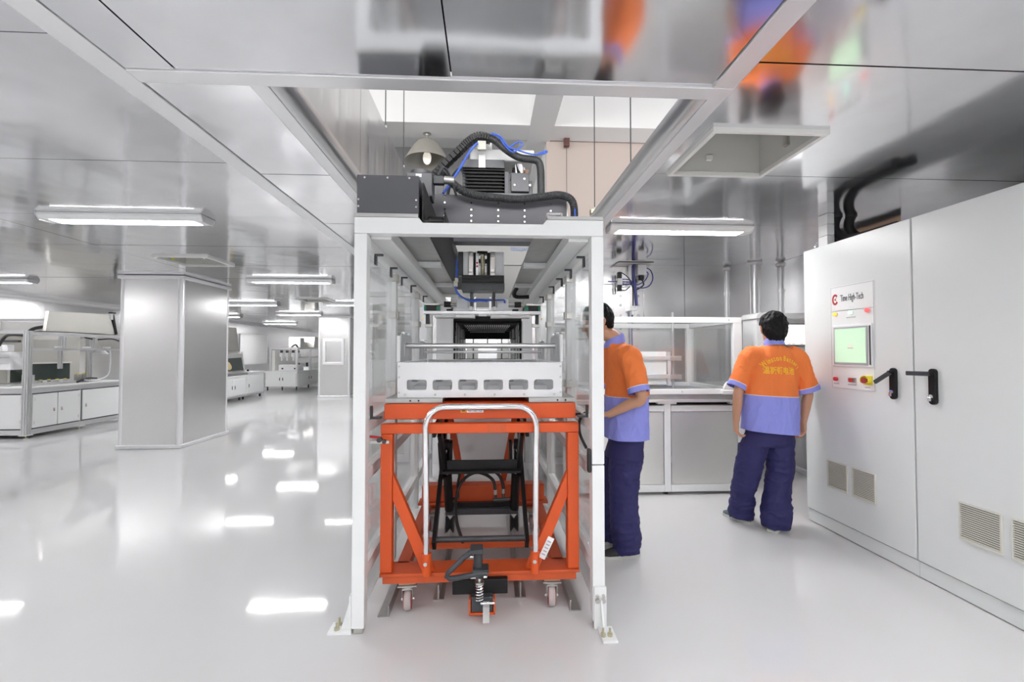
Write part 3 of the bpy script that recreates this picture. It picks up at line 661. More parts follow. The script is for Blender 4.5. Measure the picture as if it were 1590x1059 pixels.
MB().tube(spline([(-.215, 3.3, 2.0), (-.23, 3.28, 1.9), (-.215, 3.3, 1.82), (-.13, 3.35, 1.775), (-.06, 3.37, 1.78), (.0, 3.38, 1.775)], 6), .0065).build('air_tube', M['blue'], mc, smooth=True)
MB().box(-.245, -.215, 3.27, 3.29, 1.87, 1.91).box(-.235, -.21, 3.26, 3.28, 1.90, 1.93).build('air_fitting', M['beige'], mc, bevel=.003)
MB().tube(spline([(.30, 4.6, 2.05), (.27, 4.6, 2.0), (.29, 4.6, 1.96), (.42, 4.6, 1.96)], 6), .02).build('cable_loop', M['blackrub'], mc, smooth=True)
MB().tube(spline([(.535, 3.0, 1.03), (.50, 2.9, 1.02), (.49, 2.7, 1.03), (.52, 2.55, 1.05)], 6), .008).build('signal_cable', M['blackrub'], mc, smooth=True)
MB().tube(spline([(.56, 2.6, 1.05), (.52, 2.55, 1.02), (.51, 2.5, .95), (.535, 2.45, .88)], 6), .008).build('signal_cable', M['blackrub'], mc, smooth=True)
MB().tube(spline([(.36, 5.0, 1.06), (.36, 5.0, 1.13), (.39, 5.0, 1.18), (.42, 5.0, 1.19)], 6), .01).build('signal_cable', M['blackrub'], mc, smooth=True)

# ---- tunnel behind the machine
tn_ = thing('conveyor_tunnel', 'dark wire-framed tunnel with a bright end behind the white machine', 'tunnel', (0, 7.5, 1.0))
def tp(n, m, *a, bevel=0): return bx(n, M[m], tn_, *a, bevel=bevel)
TY0, TY1, TX = 5.80, 9.2, .435
tp('roof', 'dark', -TX, TX, TY0, TY1, 1.80, 1.85); tp('bed', 'galv', -TX, TX, TY0, TY1, .98, 1.02)
for s in (-1, 1): tp('side_wall', 'label', *sorted((s * TX, s * (TX + .015))), TY0, TY1, 1.02, 1.80)
tp('end_panel', 'galv', -TX, TX, TY1, TY1 + .02, 1.02, 1.80); tp('end_door', 'label', -.19, .19, TY1 - .03, TY1, 1.02, 1.66); tp('tube_shield', 'black', -TX, TX, 8.2, 8.24, 1.64, 1.80); tp('end_strip', 'grease', -.30, -.27, TY1 - .02, TY1, 1.02, 1.8); tp('end_strip', 'grease', .27, .30, TY1 - .02, TY1, 1.02, 1.8)  # black beam under the roof is added to hide the glowing fill tube
for y in (6.0, 6.3, 6.7, 7.2, 7.9):
    MB().cyl((-TX, y, 1.775), (TX, y, 1.775), .018, 10).build('roller', M['grease'], tn_, smooth=True)
    pr = MB()
    for j in range(22): pr.box(-.30 + j * .0275, -.284 + j * .0275, y - .05, y - .018, 1.735, 1.752)
    stuff(pr.build('roller_pins', M['label'], tn_))
for s in (-1, 1):
    for y in (5.82, 6.45, 7.1, 7.9, 8.7):
        tp('upright', 'black', *sorted((s * (TX - .02), s * TX)), y, y + .03, 1.02, 1.80)
    for z in (1.22, 1.40, 1.52, 1.62): tp('side_wire', 'black', *sorted((s * (TX - .012), s * (TX - .004))), TY0, TY1, z, z + .008)
    MB().bar((s * (TX - .015), 5.85, 1.78), (s * (TX - .015), 7.1, 1.25), .012, .012).build('brace', M['black'], tn_)
    for k in range(14):
        y = 5.95 + k * .22 + random.uniform(-.04, .04); tp('curtain_strip', random.choice(['galv', 'label', 'label', 'grease']), *sorted((s * (TX - .035), s * (TX - .03))), y, y + .07, 1.02, 1.78)
for z in (1.30, 1.50, 1.58): tp('cross_wire', 'black', -TX, TX, 6.4, 6.41, z, z + .008)
MB().cyl((0, 6.38, 1.60), (0, 6.38, 1.61), .012).box(-.008, .008, 6.38, 6.39, 1.50, 1.58).build('probe', M['black'], tn_)
MB().cyl((-.38, 8.6, 1.74), (.38, 8.6, 1.74), .014, 10).build('fill_tube', mat('tunnel_fill', (.9, .9, .9), emit=((1, 1, 1), TUN)), tn_, smooth=True)  # glowing tube added under the roof to brighten the tunnel's end
tp('mouth_frame', 'white', -.46, -.44, 5.74, 5.80, .98, 1.86); tp('mouth_frame', 'white', .44, .46, 5.74, 5.80, .98, 1.86)

# ================================================================== THE LIFT CART
ct = thing('scissor_lift_cart', 'orange scissor lift cart with chrome push handle, parked inside the white frame machine', 'cart', (-.035, 2.9, 0))
def cp_(n, m, *a, bevel=.004, p=ct): return bx(n, M[m], p, *a, bevel=bevel)
cp_('platform', 'orange', -.556, .486, 2.495, 3.75, 1.035, 1.119, bevel=.006)
lb = cp_('warning_label', 'warn', -.147, -.112, 2.4935, 2.495, 1.070, 1.102, bevel=0)
MB().prism([(-.139, 1.077), (-.120, 1.077), (-.1295, 1.096)], 'y', 2.4925, 2.4935).build('warning_sign', M['print'], lb)
lb2 = cp_('instruction_label', 'label', -.112, -.022, 2.4935, 2.495, 1.070, 1.102, bevel=0)
for k in range(3):
    x = -.106 + k * .030
    MB().tube([(x, 2.493, 1.094), (x + .003, 2.493, 1.08), (x + .013, 2.493, 1.076), (x + .017, 2.493, 1.084), (x + .009, 2.493, 1.088)], .0011, 5).build('pictogram', M['print'], lb2)
for x0, x1 in ((-.566, -.504), (.434, .496)):
    cp_('frame_post', 'orange', x0, x1, 2.46, 2.52, .233, .963, bevel=.005)
cp_('frame_bar', 'orange', -.566, .496, 2.46, 2.52, .964, 1.016, bevel=.005)
cp_('film_patch', 'orangedk', .0, .10, 2.4585, 2.46, .968, 1.012, bevel=0)
for s, xa, xb in ((1, -.504, -.36), (-1, .434, .29)):
    MB().prism([(xa, .755), (xa, .615), (xb + s * .012, .233), (xb + s * .082 - s * .0, .233)] if s > 0 else [(xa, .755), (xb + s * .082, .233), (xb + s * .012, .233), (xa, .615)], 'y', 2.468, 2.512).build('brace', M['orange'], ct, bevel=.004)
sk = MB().bar((.292, 2.464, .29), (.345, 2.464, .40), .003, .036, up=(1, 0, -.48)).build('sticker', M['label'], ct)
for k in range(5):
    t = .2 + k * .15; MB().bar((.292 + .053 * t - .010, 2.4615, .29 + .11 * t + .005), (.292 + .053 * t + .008, 2.4615, .29 + .11 * t - .004), .001, .006, up=(0, 0, 1)).build('print_line', M['greyprint'], sk)
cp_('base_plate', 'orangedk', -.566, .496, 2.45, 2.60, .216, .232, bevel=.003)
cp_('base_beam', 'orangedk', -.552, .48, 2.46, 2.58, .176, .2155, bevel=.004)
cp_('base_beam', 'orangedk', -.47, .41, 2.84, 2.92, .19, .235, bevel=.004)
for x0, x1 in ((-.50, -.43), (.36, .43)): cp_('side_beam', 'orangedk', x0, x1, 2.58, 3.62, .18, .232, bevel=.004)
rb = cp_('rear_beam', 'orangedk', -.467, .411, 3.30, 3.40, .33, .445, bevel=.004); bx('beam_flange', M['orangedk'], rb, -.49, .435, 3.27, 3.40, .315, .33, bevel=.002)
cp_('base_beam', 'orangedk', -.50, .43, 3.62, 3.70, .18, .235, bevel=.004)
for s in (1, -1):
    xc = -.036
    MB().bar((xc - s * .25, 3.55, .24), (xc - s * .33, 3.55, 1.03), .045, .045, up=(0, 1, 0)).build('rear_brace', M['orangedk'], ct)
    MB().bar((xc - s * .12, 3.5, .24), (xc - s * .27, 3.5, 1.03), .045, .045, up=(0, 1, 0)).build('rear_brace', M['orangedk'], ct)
# chrome push handle
arc = []
xl, xr, zt, r_ = -.322, .258, 1.108, .105
P = [(xl + .004, 2.43, .33), (xl, 2.43, .7), (xl - .004, 2.43, zt - r_)]
for k in range(1, 9): a = R(180 - 90 * k / 8); P.append((xl + r_ - .004 + r_ * math.cos(a), 2.43, zt - r_ + r_ * math.sin(a)))
for k in range(0, 9): a = R(90 - 90 * k / 8); P.append((xr - r_ + .004 + r_ * math.cos(a), 2.43, zt - r_ + r_ * math.sin(a)))
P += [(xr, 2.43, .7), (xr - .004, 2.43, .33)]
hd = MB().tube(P, .0165, 16).build('push_handle', M['chrome'], ct, smooth=True)
for x in (xl + .005, xr - .005):
    MB().cyl((x, 2.435, .232), (x, 2.435, .345), .024, 18).build('handle_socket', M['orange'], hd, smooth=True)
    MB().cyl((x - .004, 2.411, .30), (x - .004, 2.402, .30), .010, 10).build('socket_bolt', M['chrome'], hd, smooth=True)
# scissor legs and hydraulic rams
for s in (1, -1):
    xo, xi_ = GC + s * .265, GC + s * .235
    MB().bar((xo, 2.62, .30), (xo, 3.45, .93), .022, .07).build('scissor_arm', M['black'], ct, bevel=.003)
    MB().bar((xi_, 2.62, .95), (xi_, 3.45, .30), .022, .07).build('scissor_arm', M['black'], ct, bevel=.003)
    MB().bar((xo, 2.60, .94), (xo, 3.45, 1.03), .02, .05).build('scissor_arm', M['black'], ct, bevel=.003)
    xc = GC + s * .225
    ram = MB().cyl((xc, 3.18, .32), (xc, 3.02, .60), .030, 18).build('hydraulic_ram', M['black'], ct, smooth=True)
    MB().cyl((xc, 3.02, .60), (xc, 2.93, .80), .017, 14).build('ram_rod', M['chrome'], ram, smooth=True)
    MB().cyl((xc - s * .02, 2.93, .81), (xc + s * .02, 2.93, .81), .034, 14).build('ram_head', M['black'], ram, smooth=True)
    for q in (-.042, .03): MB().bar((xc + q, 2.93, .83), (xc + q * .8, 2.98, .62), .02, .05, up=(0, 1, 0)).build('ram_bracket', M['black'], ct, bevel=.003)
    wz = .19
    for y in (3.25,):
        wh = MB().ring([[(xc + dx, y + rr * math.cos(2 * math.pi * k / 20), wz + rr * math.sin(2 * math.pi * k / 20)) for k in range(20)] for dx, rr in ((-.028, .055), (-.022, .058), (0, .03), (.022, .058), (.028, .055))]).build('guide_roller', M['blackrub'], ct, smooth=True)
        bx('roller_plate', M['galv'], wh, xc + s * .03, xc + s * .036, y - .04, y + .04, wz - .05, wz + .09) if s > 0 else bx('roller_plate', M['galv'], wh, xc - .036, xc - .03, y - .04, y + .04, wz - .05, wz + .09)
cb = MB().bar((GC - .22, 2.92, .685), (GC + .22, 2.92, .685), .012, .06).build('scissor_crossbar', M['black'], ct, bevel=.003)
bx('crossbar_lip', M['black'], ct, GC - .245, GC + .245, 2.87, 2.93, .638, .654, bevel=.003)
cp_('scissor_crossbar', 'black', GC - .25, GC + .25, 3.22, 3.26, .29, .345, bevel=.003); cp_('crossbar_lip', 'grease', GC - .25, GC + .25, 3.18, 3.22, .275, .315, bevel=.003)
MB().cyl((GC - .27, 2.64, .33), (GC + .27, 2.64, .33), .017, 14).build('pivot_rod', M['grease'], ct, smooth=True)
MB().tube(spline([(-.14, 2.65, .31), (-.19, 2.85, .36), (-.205, 3.05, .44), (-.17, 3.1, .53), (-.09, 3.1, .585), (-.02, 3.1, .575), (.04, 3.1, .53), (.055, 3.1, .45)], 8), .0105, 10).build('hydraulic_hose', M['blackrub'], ct, smooth=True)
MB().tube(spline([(.03, 3.12, .60), (.08, 3.12, .56), (.105, 3.12, .50), (.11, 3.12, .45)], 8), .0105, 10).build('hydraulic_hose', M['blackrub'], ct, smooth=True)
MB().tube(spline([(-.18, 3.1, .60), (-.2, 3.12, .5), (-.2, 3.14, .41), (-.24, 3.15, .40)], 6), .009, 10).build('hydraulic_hose', M['blackrub'], ct, smooth=True)
MB().cyl((.04, 3.1, .40), (.15, 3.1, .405), .013, 12).cyl((.056, 3.1, .40), (.056, 3.1, .455), .009).cyl((.11, 3.12, .40), (.11, 3.12, .455), .009).build('hose_fitting', M['grease'], ct, smooth=True)
for x, y in ((.054, 3.095), (.108, 3.115)): MB().cyl((x, y, .44), (x, y, .47), .0125, 12).build('hose_ferrule', M['steel'], ct, smooth=True)
# pump pedal
pm = cp_('pump_block', 'black', -.182, .108, 2.425, 2.47, .128, .205, bevel=.004)
MB().tube([(-.040, 2.40, .20), (-.040, 2.40, .27)], .008).build('pump_rod', M['chrome'], pm, smooth=True)
b = [( -.040 + .0205 * math.cos(k * 2 * math.pi / 14), 2.395 + .0205 * math.sin(k * 2 * math.pi / 14), .112 + .092 * k / (14 * 6.5)) for k in range(int(14 * 6.5) + 1)]
MB().tube(b, .0042, 6).build('spring', M['chrome'], pm, smooth=True)
MB().cyl((-.040, 2.395, .20), (-.040, 2.395, .212), .024, 16).build('spring_cap', M['steel'], pm, smooth=True)
MB().cyl((-.048, 2.40, .272), (-.048, 2.40, .37), .024, 16).build('pump_cylinder', M['grease'], pm, smooth=True)
pd = bx('foot_pedal', M['grease'], pm, -.088, -.022, 2.34, 2.42, .372, .394, bevel=.005)
MB().tube([(-.075, 2.37, .378), (-.12, 2.36, .35), (-.185, 2.35, .292)] + [(-.20 , 2.35, .278), (-.205, 2.35, .262), (-.19, 2.35, .25), (-.15, 2.355, .252)] + [(-.05, 2.36, .266), (.0, 2.36, .27)], .0135, 10).build('pedal_lever', M['grease'], pm, smooth=True)
bx('lever_clamp', M['grease'], pm, -.075, .008, 2.35, 2.43, .262, .288, bevel=.005)
MB().cyl((-.09, 2.38, .345), (-.07, 2.38, .345), .008).cyl((-.085, 2.37, .245), (-.06, 2.37, .245), .009).cyl((-.02, 2.37, .247), (.0, 2.37, .247), .009).build('pedal_bolts', M['chrome'], pm, smooth=True)
bx('lever_sleeve', M['grease'], pm, -.062, -.02, 2.385, 2.42, .225, .262, bevel=.004)
fk = bx('fork_side', M['orange'], pm, -.094, -.085, 2.38, 2.46, .048, .128, bevel=.002); bx('fork_side', M['orange'], pm, .032, .041, 2.38, 2.46, .048, .128, bevel=.002); bx('fork_base', M['orange'], pm, -.094, .041, 2.38, 2.46, .046, .056, bevel=.002)
bx('fork_block', M['grease'], pm, -.084, .030, 2.385, 2.45, .058, .135, bevel=.004)
MB().prism([(2.372, .118), (2.372, .09), (2.36, .05), (2.35, .022), (2.355, .022), (2.366, .05), (2.378, .09), (2.378, .118)], 'x', -.022, .012).build('release_tab', M['galv'], pm)
MB().cyl((-.034, 2.376, .108), (.038, 2.376, .108), .007).build('tab_pin', M['chrome'], pm, smooth=True)
# casters
def caster(x, y, yaw=0, sw=1):
    c = thing_part = bpy.data.objects.new('caster', MB().box(-.05, .05, -.05, .05, .146, .153).mesh('caster')); COL.objects.link(c); c.data.materials.append(M['galv'])
    c.parent = ct; c.matrix_parent_inverse = Matrix.Translation(-Vector(ct.location)); c.location = (x, y, 0); c.rotation_euler = (0, 0, yaw)
    MB().box(-.045, .045, -.04, .04, .154, .175).build('spacer_block', M['wood'], c, bevel=.002)
    MB().cyl((0, 0, .125), (0, 0, .146), .034, 16).build('swivel', M['steel'], c, smooth=True)
    for s in (-1, 1): MB().prism([(-.035, .128), (.035, .128), (.03, .055), (.018, .04), (-.0, .045), (-.03, .10)], 'x', s * .026 - .002, s * .026 + .002).build('caster_fork', M['steel'], c)
    MB().box(-.028, .028, -.034, .034, .122, .13).build('fork_crown', M['steel'], c, bevel=.002)
    wh = MB().ring([[(dx, .008 + rr * math.cos(2 * math.pi * k / 28), .058 + rr * math.sin(2 * math.pi * k / 28)) for k in range(28)] for dx, rr in ((-.019, .045), (-.017, .054), (-.010, .058), (.010, .058), (.017, .054), (.019, .045))]).build('wheel', M['wheelgrey'], c, smooth=True)
    for s in (-1, 1): MB().cyl((s * .0145, .008, .058), (s * .0205, .008, .058), .051, 24).build('wheel_rim', M['maroon'], wh, smooth=True)
    MB().cyl((-.036, .008, .058), (.036, .008, .058), .009, 8).build('axle', M['steel'], c, smooth=True)
for x, y, yw in ((-.43, 2.53, R(4)), (.355, 2.53, R(-3)), (-.43, 3.62, R(20)), (.355, 3.62, R(-10))): caster(x, y, yw)

# ================================================================== THE TRAY ON THE CART
tr = thing('module_tray', 'white perforated metal tray with side tabs and a grey cross bar, on the orange cart', 'tray', (-.037, 3.1, 1.12))
TP = lambda n, m, *a, bevel=.002: bx(n, M[m], tr, *a, bevel=bevel)
for x0, x1 in ((-.557, -.245), (.228, .49)):
    g = TP('guide_plate', 'galv', x0, x1, 2.52, 3.74, 1.1205, 1.146)
    h = MB(); c = (x0 + x1) / 2
    for q in (-.07, -.025) if x0 < 0 else (.03, .075): h.cyl((c + q + .05 * (x0 < 0), 2.5195, 1.133), (c + q + .05 * (x0 < 0), 2.5185, 1.133), .0055, 10)
    h.build('bolt_hole', M['dark'], g)
def holed(outer, holes, y0, y1, name, m, parent):
    bm = bmesh.new(); es = []
    for lp in [outer] + holes:
        vs = [bm.verts.new((x, y0, z)) for x, z in lp]
        for a, b in zip(vs, vs[1:] + vs[:1]): es.append(bm.edges.new((a, b)))
    r = bmesh.ops.triangle_fill(bm, edges=es, use_beauty=True, use_dissolve=False)
    ex = bmesh.ops.extrude_face_region(bm, geom=list(bm.faces))
    bmesh.ops.translate(bm, verts=[g for g in ex['geom'] if isinstance(g, bmesh.types.BMVert)], vec=(0, y1 - y0, 0))
    bmesh.ops.recalc_face_normals(bm, faces=bm.faces)
    me = bpy.data.meshes.new(name); bm.to_mesh(me); bm.free(); me.materials.append(m); return put(name, me, parent)
def rrect(x0, x1, z0, z1, r, n=4):
    o = []
    for cx, cz, a in ((x1 - r, z0 + r, -90), (x1 - r, z1 - r, 0), (x0 + r, z1 - r, 90), (x0 + r, z0 + r, 180)):
        for k in range(n + 1): t = R(a + 90 * k / n); o.append((cx + r * math.cos(t), cz + r * math.sin(t)))
    return o
hl = []
for k in range(6): x0 = -.445 + .1412 * k; hl.append(rrect(x0, x0 + .108, 1.189, 1.246, .012))
holed([(-.497, 1.147), (.419, 1.147), (.419, 1.342), (-.497, 1.342)], hl, 2.55, 2.556, 'front_plate', M['traywhite'], tr)
holed([(-.48, 1.147), (.40, 1.147), (.40, 1.335), (-.48, 1.335)], hl, 3.72, 3.726, 'rear_plate', M['traywhite'], tr)
for s, x in ((1, -.495), (-1, .413)): TP('side_plate', 'traywhite', x, x + .006, 2.557, 3.72, 1.147, 1.34)
TP('inner_floor', 'traywhite', -.488, .412, 2.58, 3.70, 1.15, 1.156); TP('deck', 'traywhite', -.486, .411, 2.557, 2.615, 1.335, 1.341); TP('deck', 'traywhite', -.486, .411, 3.66, 3.719, 1.335, 1.341)
for k in range(6):
    x0 = -.44 + .1412 * k
    TP('inner_block', 'traywhite', x0 + .01, x0 + .085, 2.66, 2.9, 1.157, 1.205); TP('inner_rail', 'traygrey', x0 - .005, x0 + .03, 2.70, 2.78, 1.225, 1.30)
sc = MB()
for x in (-.455, -.29, -.125, .04, .205, .375): sc.cyl((x, 2.55, 1.163), (x, 2.546, 1.163), .007, 10)
for z in (1.175, 1.26, 1.32):
    for x in (-.488, .41): sc.cyl((x, 2.55, z), (x, 2.546, z), .006, 10)
sc.build('tray_screws', M['steel'], tr)
dn = MB()
for k in range(18): dn.box(-.43 + k * .048, -.418 + k * .048, 2.60, 2.604, 1.341, 1.3425)
stuff(dn.build('deck_slots', M['greyprint'], tr))
for ya, yb, hh in ((2.57, 2.96, 1.50), (3.28, 3.70, 1.475)):
    for x in (-.492, .410):
        tb = MB().prism([(ya, 1.345), (yb, 1.345), (yb, hh - .03), (yb - .03, hh - .008), (ya + .12, hh + .012), (ya + .03, hh)], 'x', x, x + .006).build('side_tab', M['traygrey'], tr)
        sl = -.003 if x > 0 else .006
        for q in (.3, .62):
            y = ya + (yb - ya) * q; bx('tab_slot', M['label'], tb, min(x + sl, x + sl + .002), max(x + sl, x + sl + .002), y, y + .012, 1.375, 1.44)
        for q in (.25, .75): MB().ball((x + .003, ya + (yb - ya) * q, hh + .008), .010, 8, 6).build('tab_knob', M['label'], tb, smooth=True)
TP('corner_flange', 'traywhite', -.503, -.484, 2.552, 2.566, 1.345, 1.49); TP('corner_flange', 'traywhite', .410, .424, 2.552, 2.566, 1.345, 1.50)
TP('corner_flange', 'traywhite', -.50, -.486, 3.27, 3.284, 1.34, 1.46); TP('corner_flange', 'traywhite', .410, .424, 3.27, 3.284, 1.34, 1.46)
MB().cyl((-.487, 2.75, 1.437), (.411, 2.75, 1.437), .0155, 16).build('cross_bar', M['alu'], tr, smooth=True)
MB().cyl((-.487, 3.5, 1.40), (.411, 3.5, 1.40), .010, 16).build('cross_bar', M['alu'], tr, smooth=True)

# ================================================================== RIGHT SIDE: CONTROL CABINETS
CX = 2.67
TF = (R(90), 0, R(-90))                                # lettering on faces looking to -x
def cabinet(y0, y1, label):
    c = thing('control_cabinet', label, 'cabinet', (2.98, (y0 + y1) / 2, 0), 0, 'grey control cabinets')
    bx('plinth', M['cab'], c, CX + .012, 3.28, y0, y1, .006, .10, bevel=.002); bx('plinth_joint', M['dark'], c, CX + .03, 3.27, y0, y1, 0, .006)
    bx('body', M['cab'], c, CX + .026, 3.30, y0 + .002, y1 - .002, .101, 2.25, bevel=.004)
    dr_ = bx('door', M['cab'], c, CX, CX + .022, y0 + .005, y1 - .003, .108, 2.247, bevel=.004)
    return c, dr_
def vent(door, y0, y1):
    v = bx('vent', M['beige'], door, CX - .012, CX - .001, y0, y1, .345, .36, bevel=.002); v.name = 'vent'
    bx('vent_frame', M['beige'], v, CX - .012, CX - .001, y0, y1, .548, .558, bevel=.002)
    bx('vent_frame', M['beige'], v, CX - .012, CX - .001, y0, y0 + .008, .36, .548); bx('vent_frame', M['beige'], v, CX - .012, CX - .001, y1 - .008, y1, .36, .548)
    bx('vent_back', M['dark'], v, CX - .003, CX - .0005, y0 + .008, y1 - .008, .36, .548)
    for k in range(16):
        z = .3615 + k * .0117; MB().box(CX - .0115, CX - .005, y0 + .008, y1 - .008, z, z + .0062).build('slat', M['beige'], v)
def handle(door, y, tip, z0=1.09, z1=1.295):
    p = [(y + .022 * math.cos(t), z1 - .022 + .022 * math.sin(t)) for t in [math.pi * k / 10 for k in range(11)]] + [(y + .022 * math.cos(t), z0 + .022 + .022 * math.sin(t)) for t in [math.pi + math.pi * k / 10 for k in range(11)]]
    h = MB().prism(p, 'x', CX - .022, CX - .001).build('door_handle', M['black'], door, bevel=.003)
    MB().cyl((CX - .045, y, z1 - .03), (CX - .02, y, z1 - .03), .014, 14).build('handle_boss', M['black'], h, smooth=True)
    MB().bar((CX - .045, y - .01, z1 - .03), (CX - .058, *tip), .027, .016, up=(1, 0, 0)).build('lever', M['grease'], h, bevel=.004)
    bx('lock', M['chrome'], h, CX - .036, CX - .022, y - .006, y + .014, z0 + .02, z0 + .045, bevel=.003)
    MB().cyl((CX - .028, y, z0 + .05), (CX - .022, y, z0 + .052), .012, 10).build('lock_rim', M['chrome'], h, smooth=True)
ca, da = cabinet(2.722, 3.70, 'grey control cabinet with touch screen, logo panel and tilted black handle')
cb_, db = cabinet(1.742, 2.718, 'grey control cabinet with horizontal black handle, cut by the right image edge')
vent(da, 3.255, 3.455); vent(da, 3.010, 3.212); vent(db, 2.24, 2.455); vent(db, 1.98, 2.195)
handle(da, 2.852, (2.945, 1.195)); handle(db, 2.585, (2.71, 1.268), 1.085, 1.30)
# the logo and operating panel
pl = bx('operating_panel', M['white'], da, CX - .004, CX - .0005, 2.995, 3.398, 1.122, 1.90, bevel=.0015)
def outline(y0, y1, z0, z1, m, p, t=.003):
    for a in ((y0, y1, z0, z0 + t), (y0, y1, z1 - t, z1), (y0, y0 + t, z0 + t, z1 - t), (y1 - t, y1, z0 + t, z1 - t)): bx('panel_line', M[m], p, CX - .005, CX - .004, *a)
outline(3.0, 3.393, 1.127, 1.712, 'greyprint', pl); outline(3.0, 3.393, 1.709, 1.895, 'greyprint', pl)
lg = MB(); lc = (3.348, 1.800)
poly = [(lc[0] + .030 * math.cos(R(a)), lc[1] + .042 * math.sin(R(a))) for a in range(212, 512, 12)]
poly_in = [(lc[0] + .016 * math.cos(R(a)), lc[1] + .026 * math.sin(R(a))) for a in range(500, 200, -12)]
lg.prism(poly + poly_in, 'x', CX - .0055, CX - .004); lg.prism([(lc[0] + .012, lc[1]), (lc[0] - .014, lc[1] + .014), (lc[0] - .004, lc[1]), (lc[0] - .014, lc[1] - .014)][::-1], 'x', CX - .0055, CX - .004)
lg.build('logo', M['logo'], pl)
text('Time High-Tech', .070, M['print'], pl, (CX - .0052, 3.190, 1.802), TF, .46, name='logo_lettering')
def lampb(y, z, m, r=.013):
    b = MB().cyl((CX - .008, y, z), (CX - .004, y, z), r + .004, 18).build('lamp_ring', M['steel'], pl, smooth=True)
    MB().cyl((CX - .020, y, z), (CX - .008, y, z), r, 18).ball((CX - .02, y, z), (.006, r, r), 14, 6).build('indicator_lamp', M[m], b, smooth=True)
lampb(3.343, 1.688, 'ledy'); lampb(3.195, 1.690, 'ledg', .014); lampb(3.047, 1.694, 'ledr', .015)
for y, z, n in ((3.195, 1.655, 9), (3.345, 1.160, 6), (3.195, 1.160, 8), (3.06, 1.150, 5)):
    sm = MB()
    for k in range(n): yy = y + (n / 2 - k) * .0095; sm.box(CX - .0048, CX - .004, yy - .0028, yy + .0028, z - .004, z + .004)
    stuff(sm.build('small_print', M['greyprint'], pl))
sf = bx('screen_surround', M['label'], pl, CX - .016, CX - .004, 3.012, 3.372, 1.292, 1.602, bevel=.006)
bx('screen_bezel', M['greyprint'], sf, CX - .020, CX - .016, 3.04, 3.352, 1.305, 1.585, bevel=.004); bx('bezel_edge', M['grease'], sf, CX - .021, CX - .016, 3.018, 3.026, 1.31, 1.585)
scn = bx('screen', M['scrgreen'], sf, CX - .0215, CX - .020, 3.055, 3.337, 1.322, 1.572)
bx('screen_text', M['scrline'], scn, CX - .0222, CX - .0215, 3.165, 3.215, 1.425, 1.432); bx('screen_text', M['scrpink'], scn, CX - .0222, CX - .0215, 3.165, 3.215, 1.44, 1.452)
MB().cyl((CX - .024, 3.345, 1.195), (CX - .004, 3.345, 1.195), .015, 18).build('push_button', M['red'], pl, smooth=True)
ks = bx('selector_switch', M['galv'], pl, CX - .016, CX - .004, 3.16, 3.225, 1.178, 1.212, bevel=.003); bx('switch_key', M['red'], ks, CX - .028, CX - .016, 3.182, 3.205, 1.180, 1.210, bevel=.004); bx('switch_mark', M['green'], ks, CX - .017, CX - .016, 3.207, 3.222, 1.184, 1.206)
eg = bx('stop_guard', M['yellow'], pl, CX - .006, CX - .004, 3.02, 3.10, 1.168, 1.234, bevel=.001)
g2 = [(3.06 + .037 * math.cos(R(a)), 1.20 + .034 * math.sin(R(a))) for a in range(-30, 211, 20)]; g3 = [(3.06 + .033 * math.cos(R(a)), 1.20 + .030 * math.sin(R(a))) for a in range(210, -31, -20)]
MB().prism(g2 + g3, 'x', CX - .035, CX - .006).build('guard_hood', M['yellow'], eg)
MB().cyl((CX - .03, 3.06, 1.20), (CX - .006, 3.06, 1.20), .012, 14).cyl((CX - .042, 3.06, 1.20), (CX - .03, 3.06, 1.20), .020, 18).build('stop_button', M['maroon'], eg, smooth=True)
ey = MB().tube([(2.78, 3.62 + .035 * math.cos(R(a)), 2.29 + .035 * math.sin(R(a))) for a in range(-60, 241, 20)], .008).cyl((2.78, 3.62, 2.25), (2.78, 3.62, 2.262), .02).build('lifting_eye', M['chrome'], ca, smooth=True)
dk = thing('cable_duct', 'white upright cable duct on the far corner of the control cabinet', 'duct', (2.77, 3.66, 2.25))
for z0, z1 in ((2.251, 2.34), (2.343, 2.43), (2.433, 2.518)): bx('duct_piece', M['white'], dk, 2.73, 2.79, 3.50, 3.60, z0, z1, bevel=.002)
ey.location.y = .05
for i, (x, dy) in enumerate(((2.855, .0), (2.955, -.03))):
    t = thing('cable_hose', 'black cable hose from cabinet top to ceiling, ' + ('next to the white duct' if i == 0 else 'the one farther from the white duct'), 'hose', (x, 3.5, 2.3), 0, 'cable hoses above the cabinet')
    MB().tube(spline([(x + .025, 3.58 + dy, 2.519), (x, 3.58 + dy, 2.46), (x - .005, 3.565 + dy, 2.39), (x + .01, 3.50 + dy, 2.32), (x + .03, 3.38 + dy, 2.292), (x + .04, 3.05 + dy, 2.29)], 8), .037, 14).build('hose', M['blackrub'], t, smooth=True)
    MB().cyl((x + .02, 3.58 + dy, 2.505), (x + .02, 3.58 + dy, 2.52), .042, 18).build('collar', M['blackrub'], t, smooth=True)

# ---- glazed workstation at the back wall
ws_ = thing('glazed_workstation', 'white framed workstation with steel cupboard base and clear hood along the back wall', 'workstation', (1.75, 4.95, 0))
def wp(n, m, *a, bevel=.003, p=ws_): return bx(n, M[m], p, *a, bevel=bevel)
Y0, Y1 = 4.40, 5.62
WXS = (.74, 1.735, 2.482)
for x in WXS:
    for y in (Y0, Y1 - .065): wp('post', 'white', x, x + .065, y, y + .065, .03, .885)
for y in (Y0, Y1 - .065):
    for a, b in zip(WXS, WXS[1:]):
        wp('rail', 'white', a + .066, b - .001, y, y + .065, .03, .10); wp('rail', 'white', a + .066, b - .001, y, y + .065, .815, .872)
wp('rail', 'white', WXS[2] + .001, WXS[2] + .064, Y0 + .066, Y1 - .066, .03, .10); wp('rail', 'white', WXS[2] + .001, WXS[2] + .064, Y0 + .066, Y1 - .066, .815, .872)
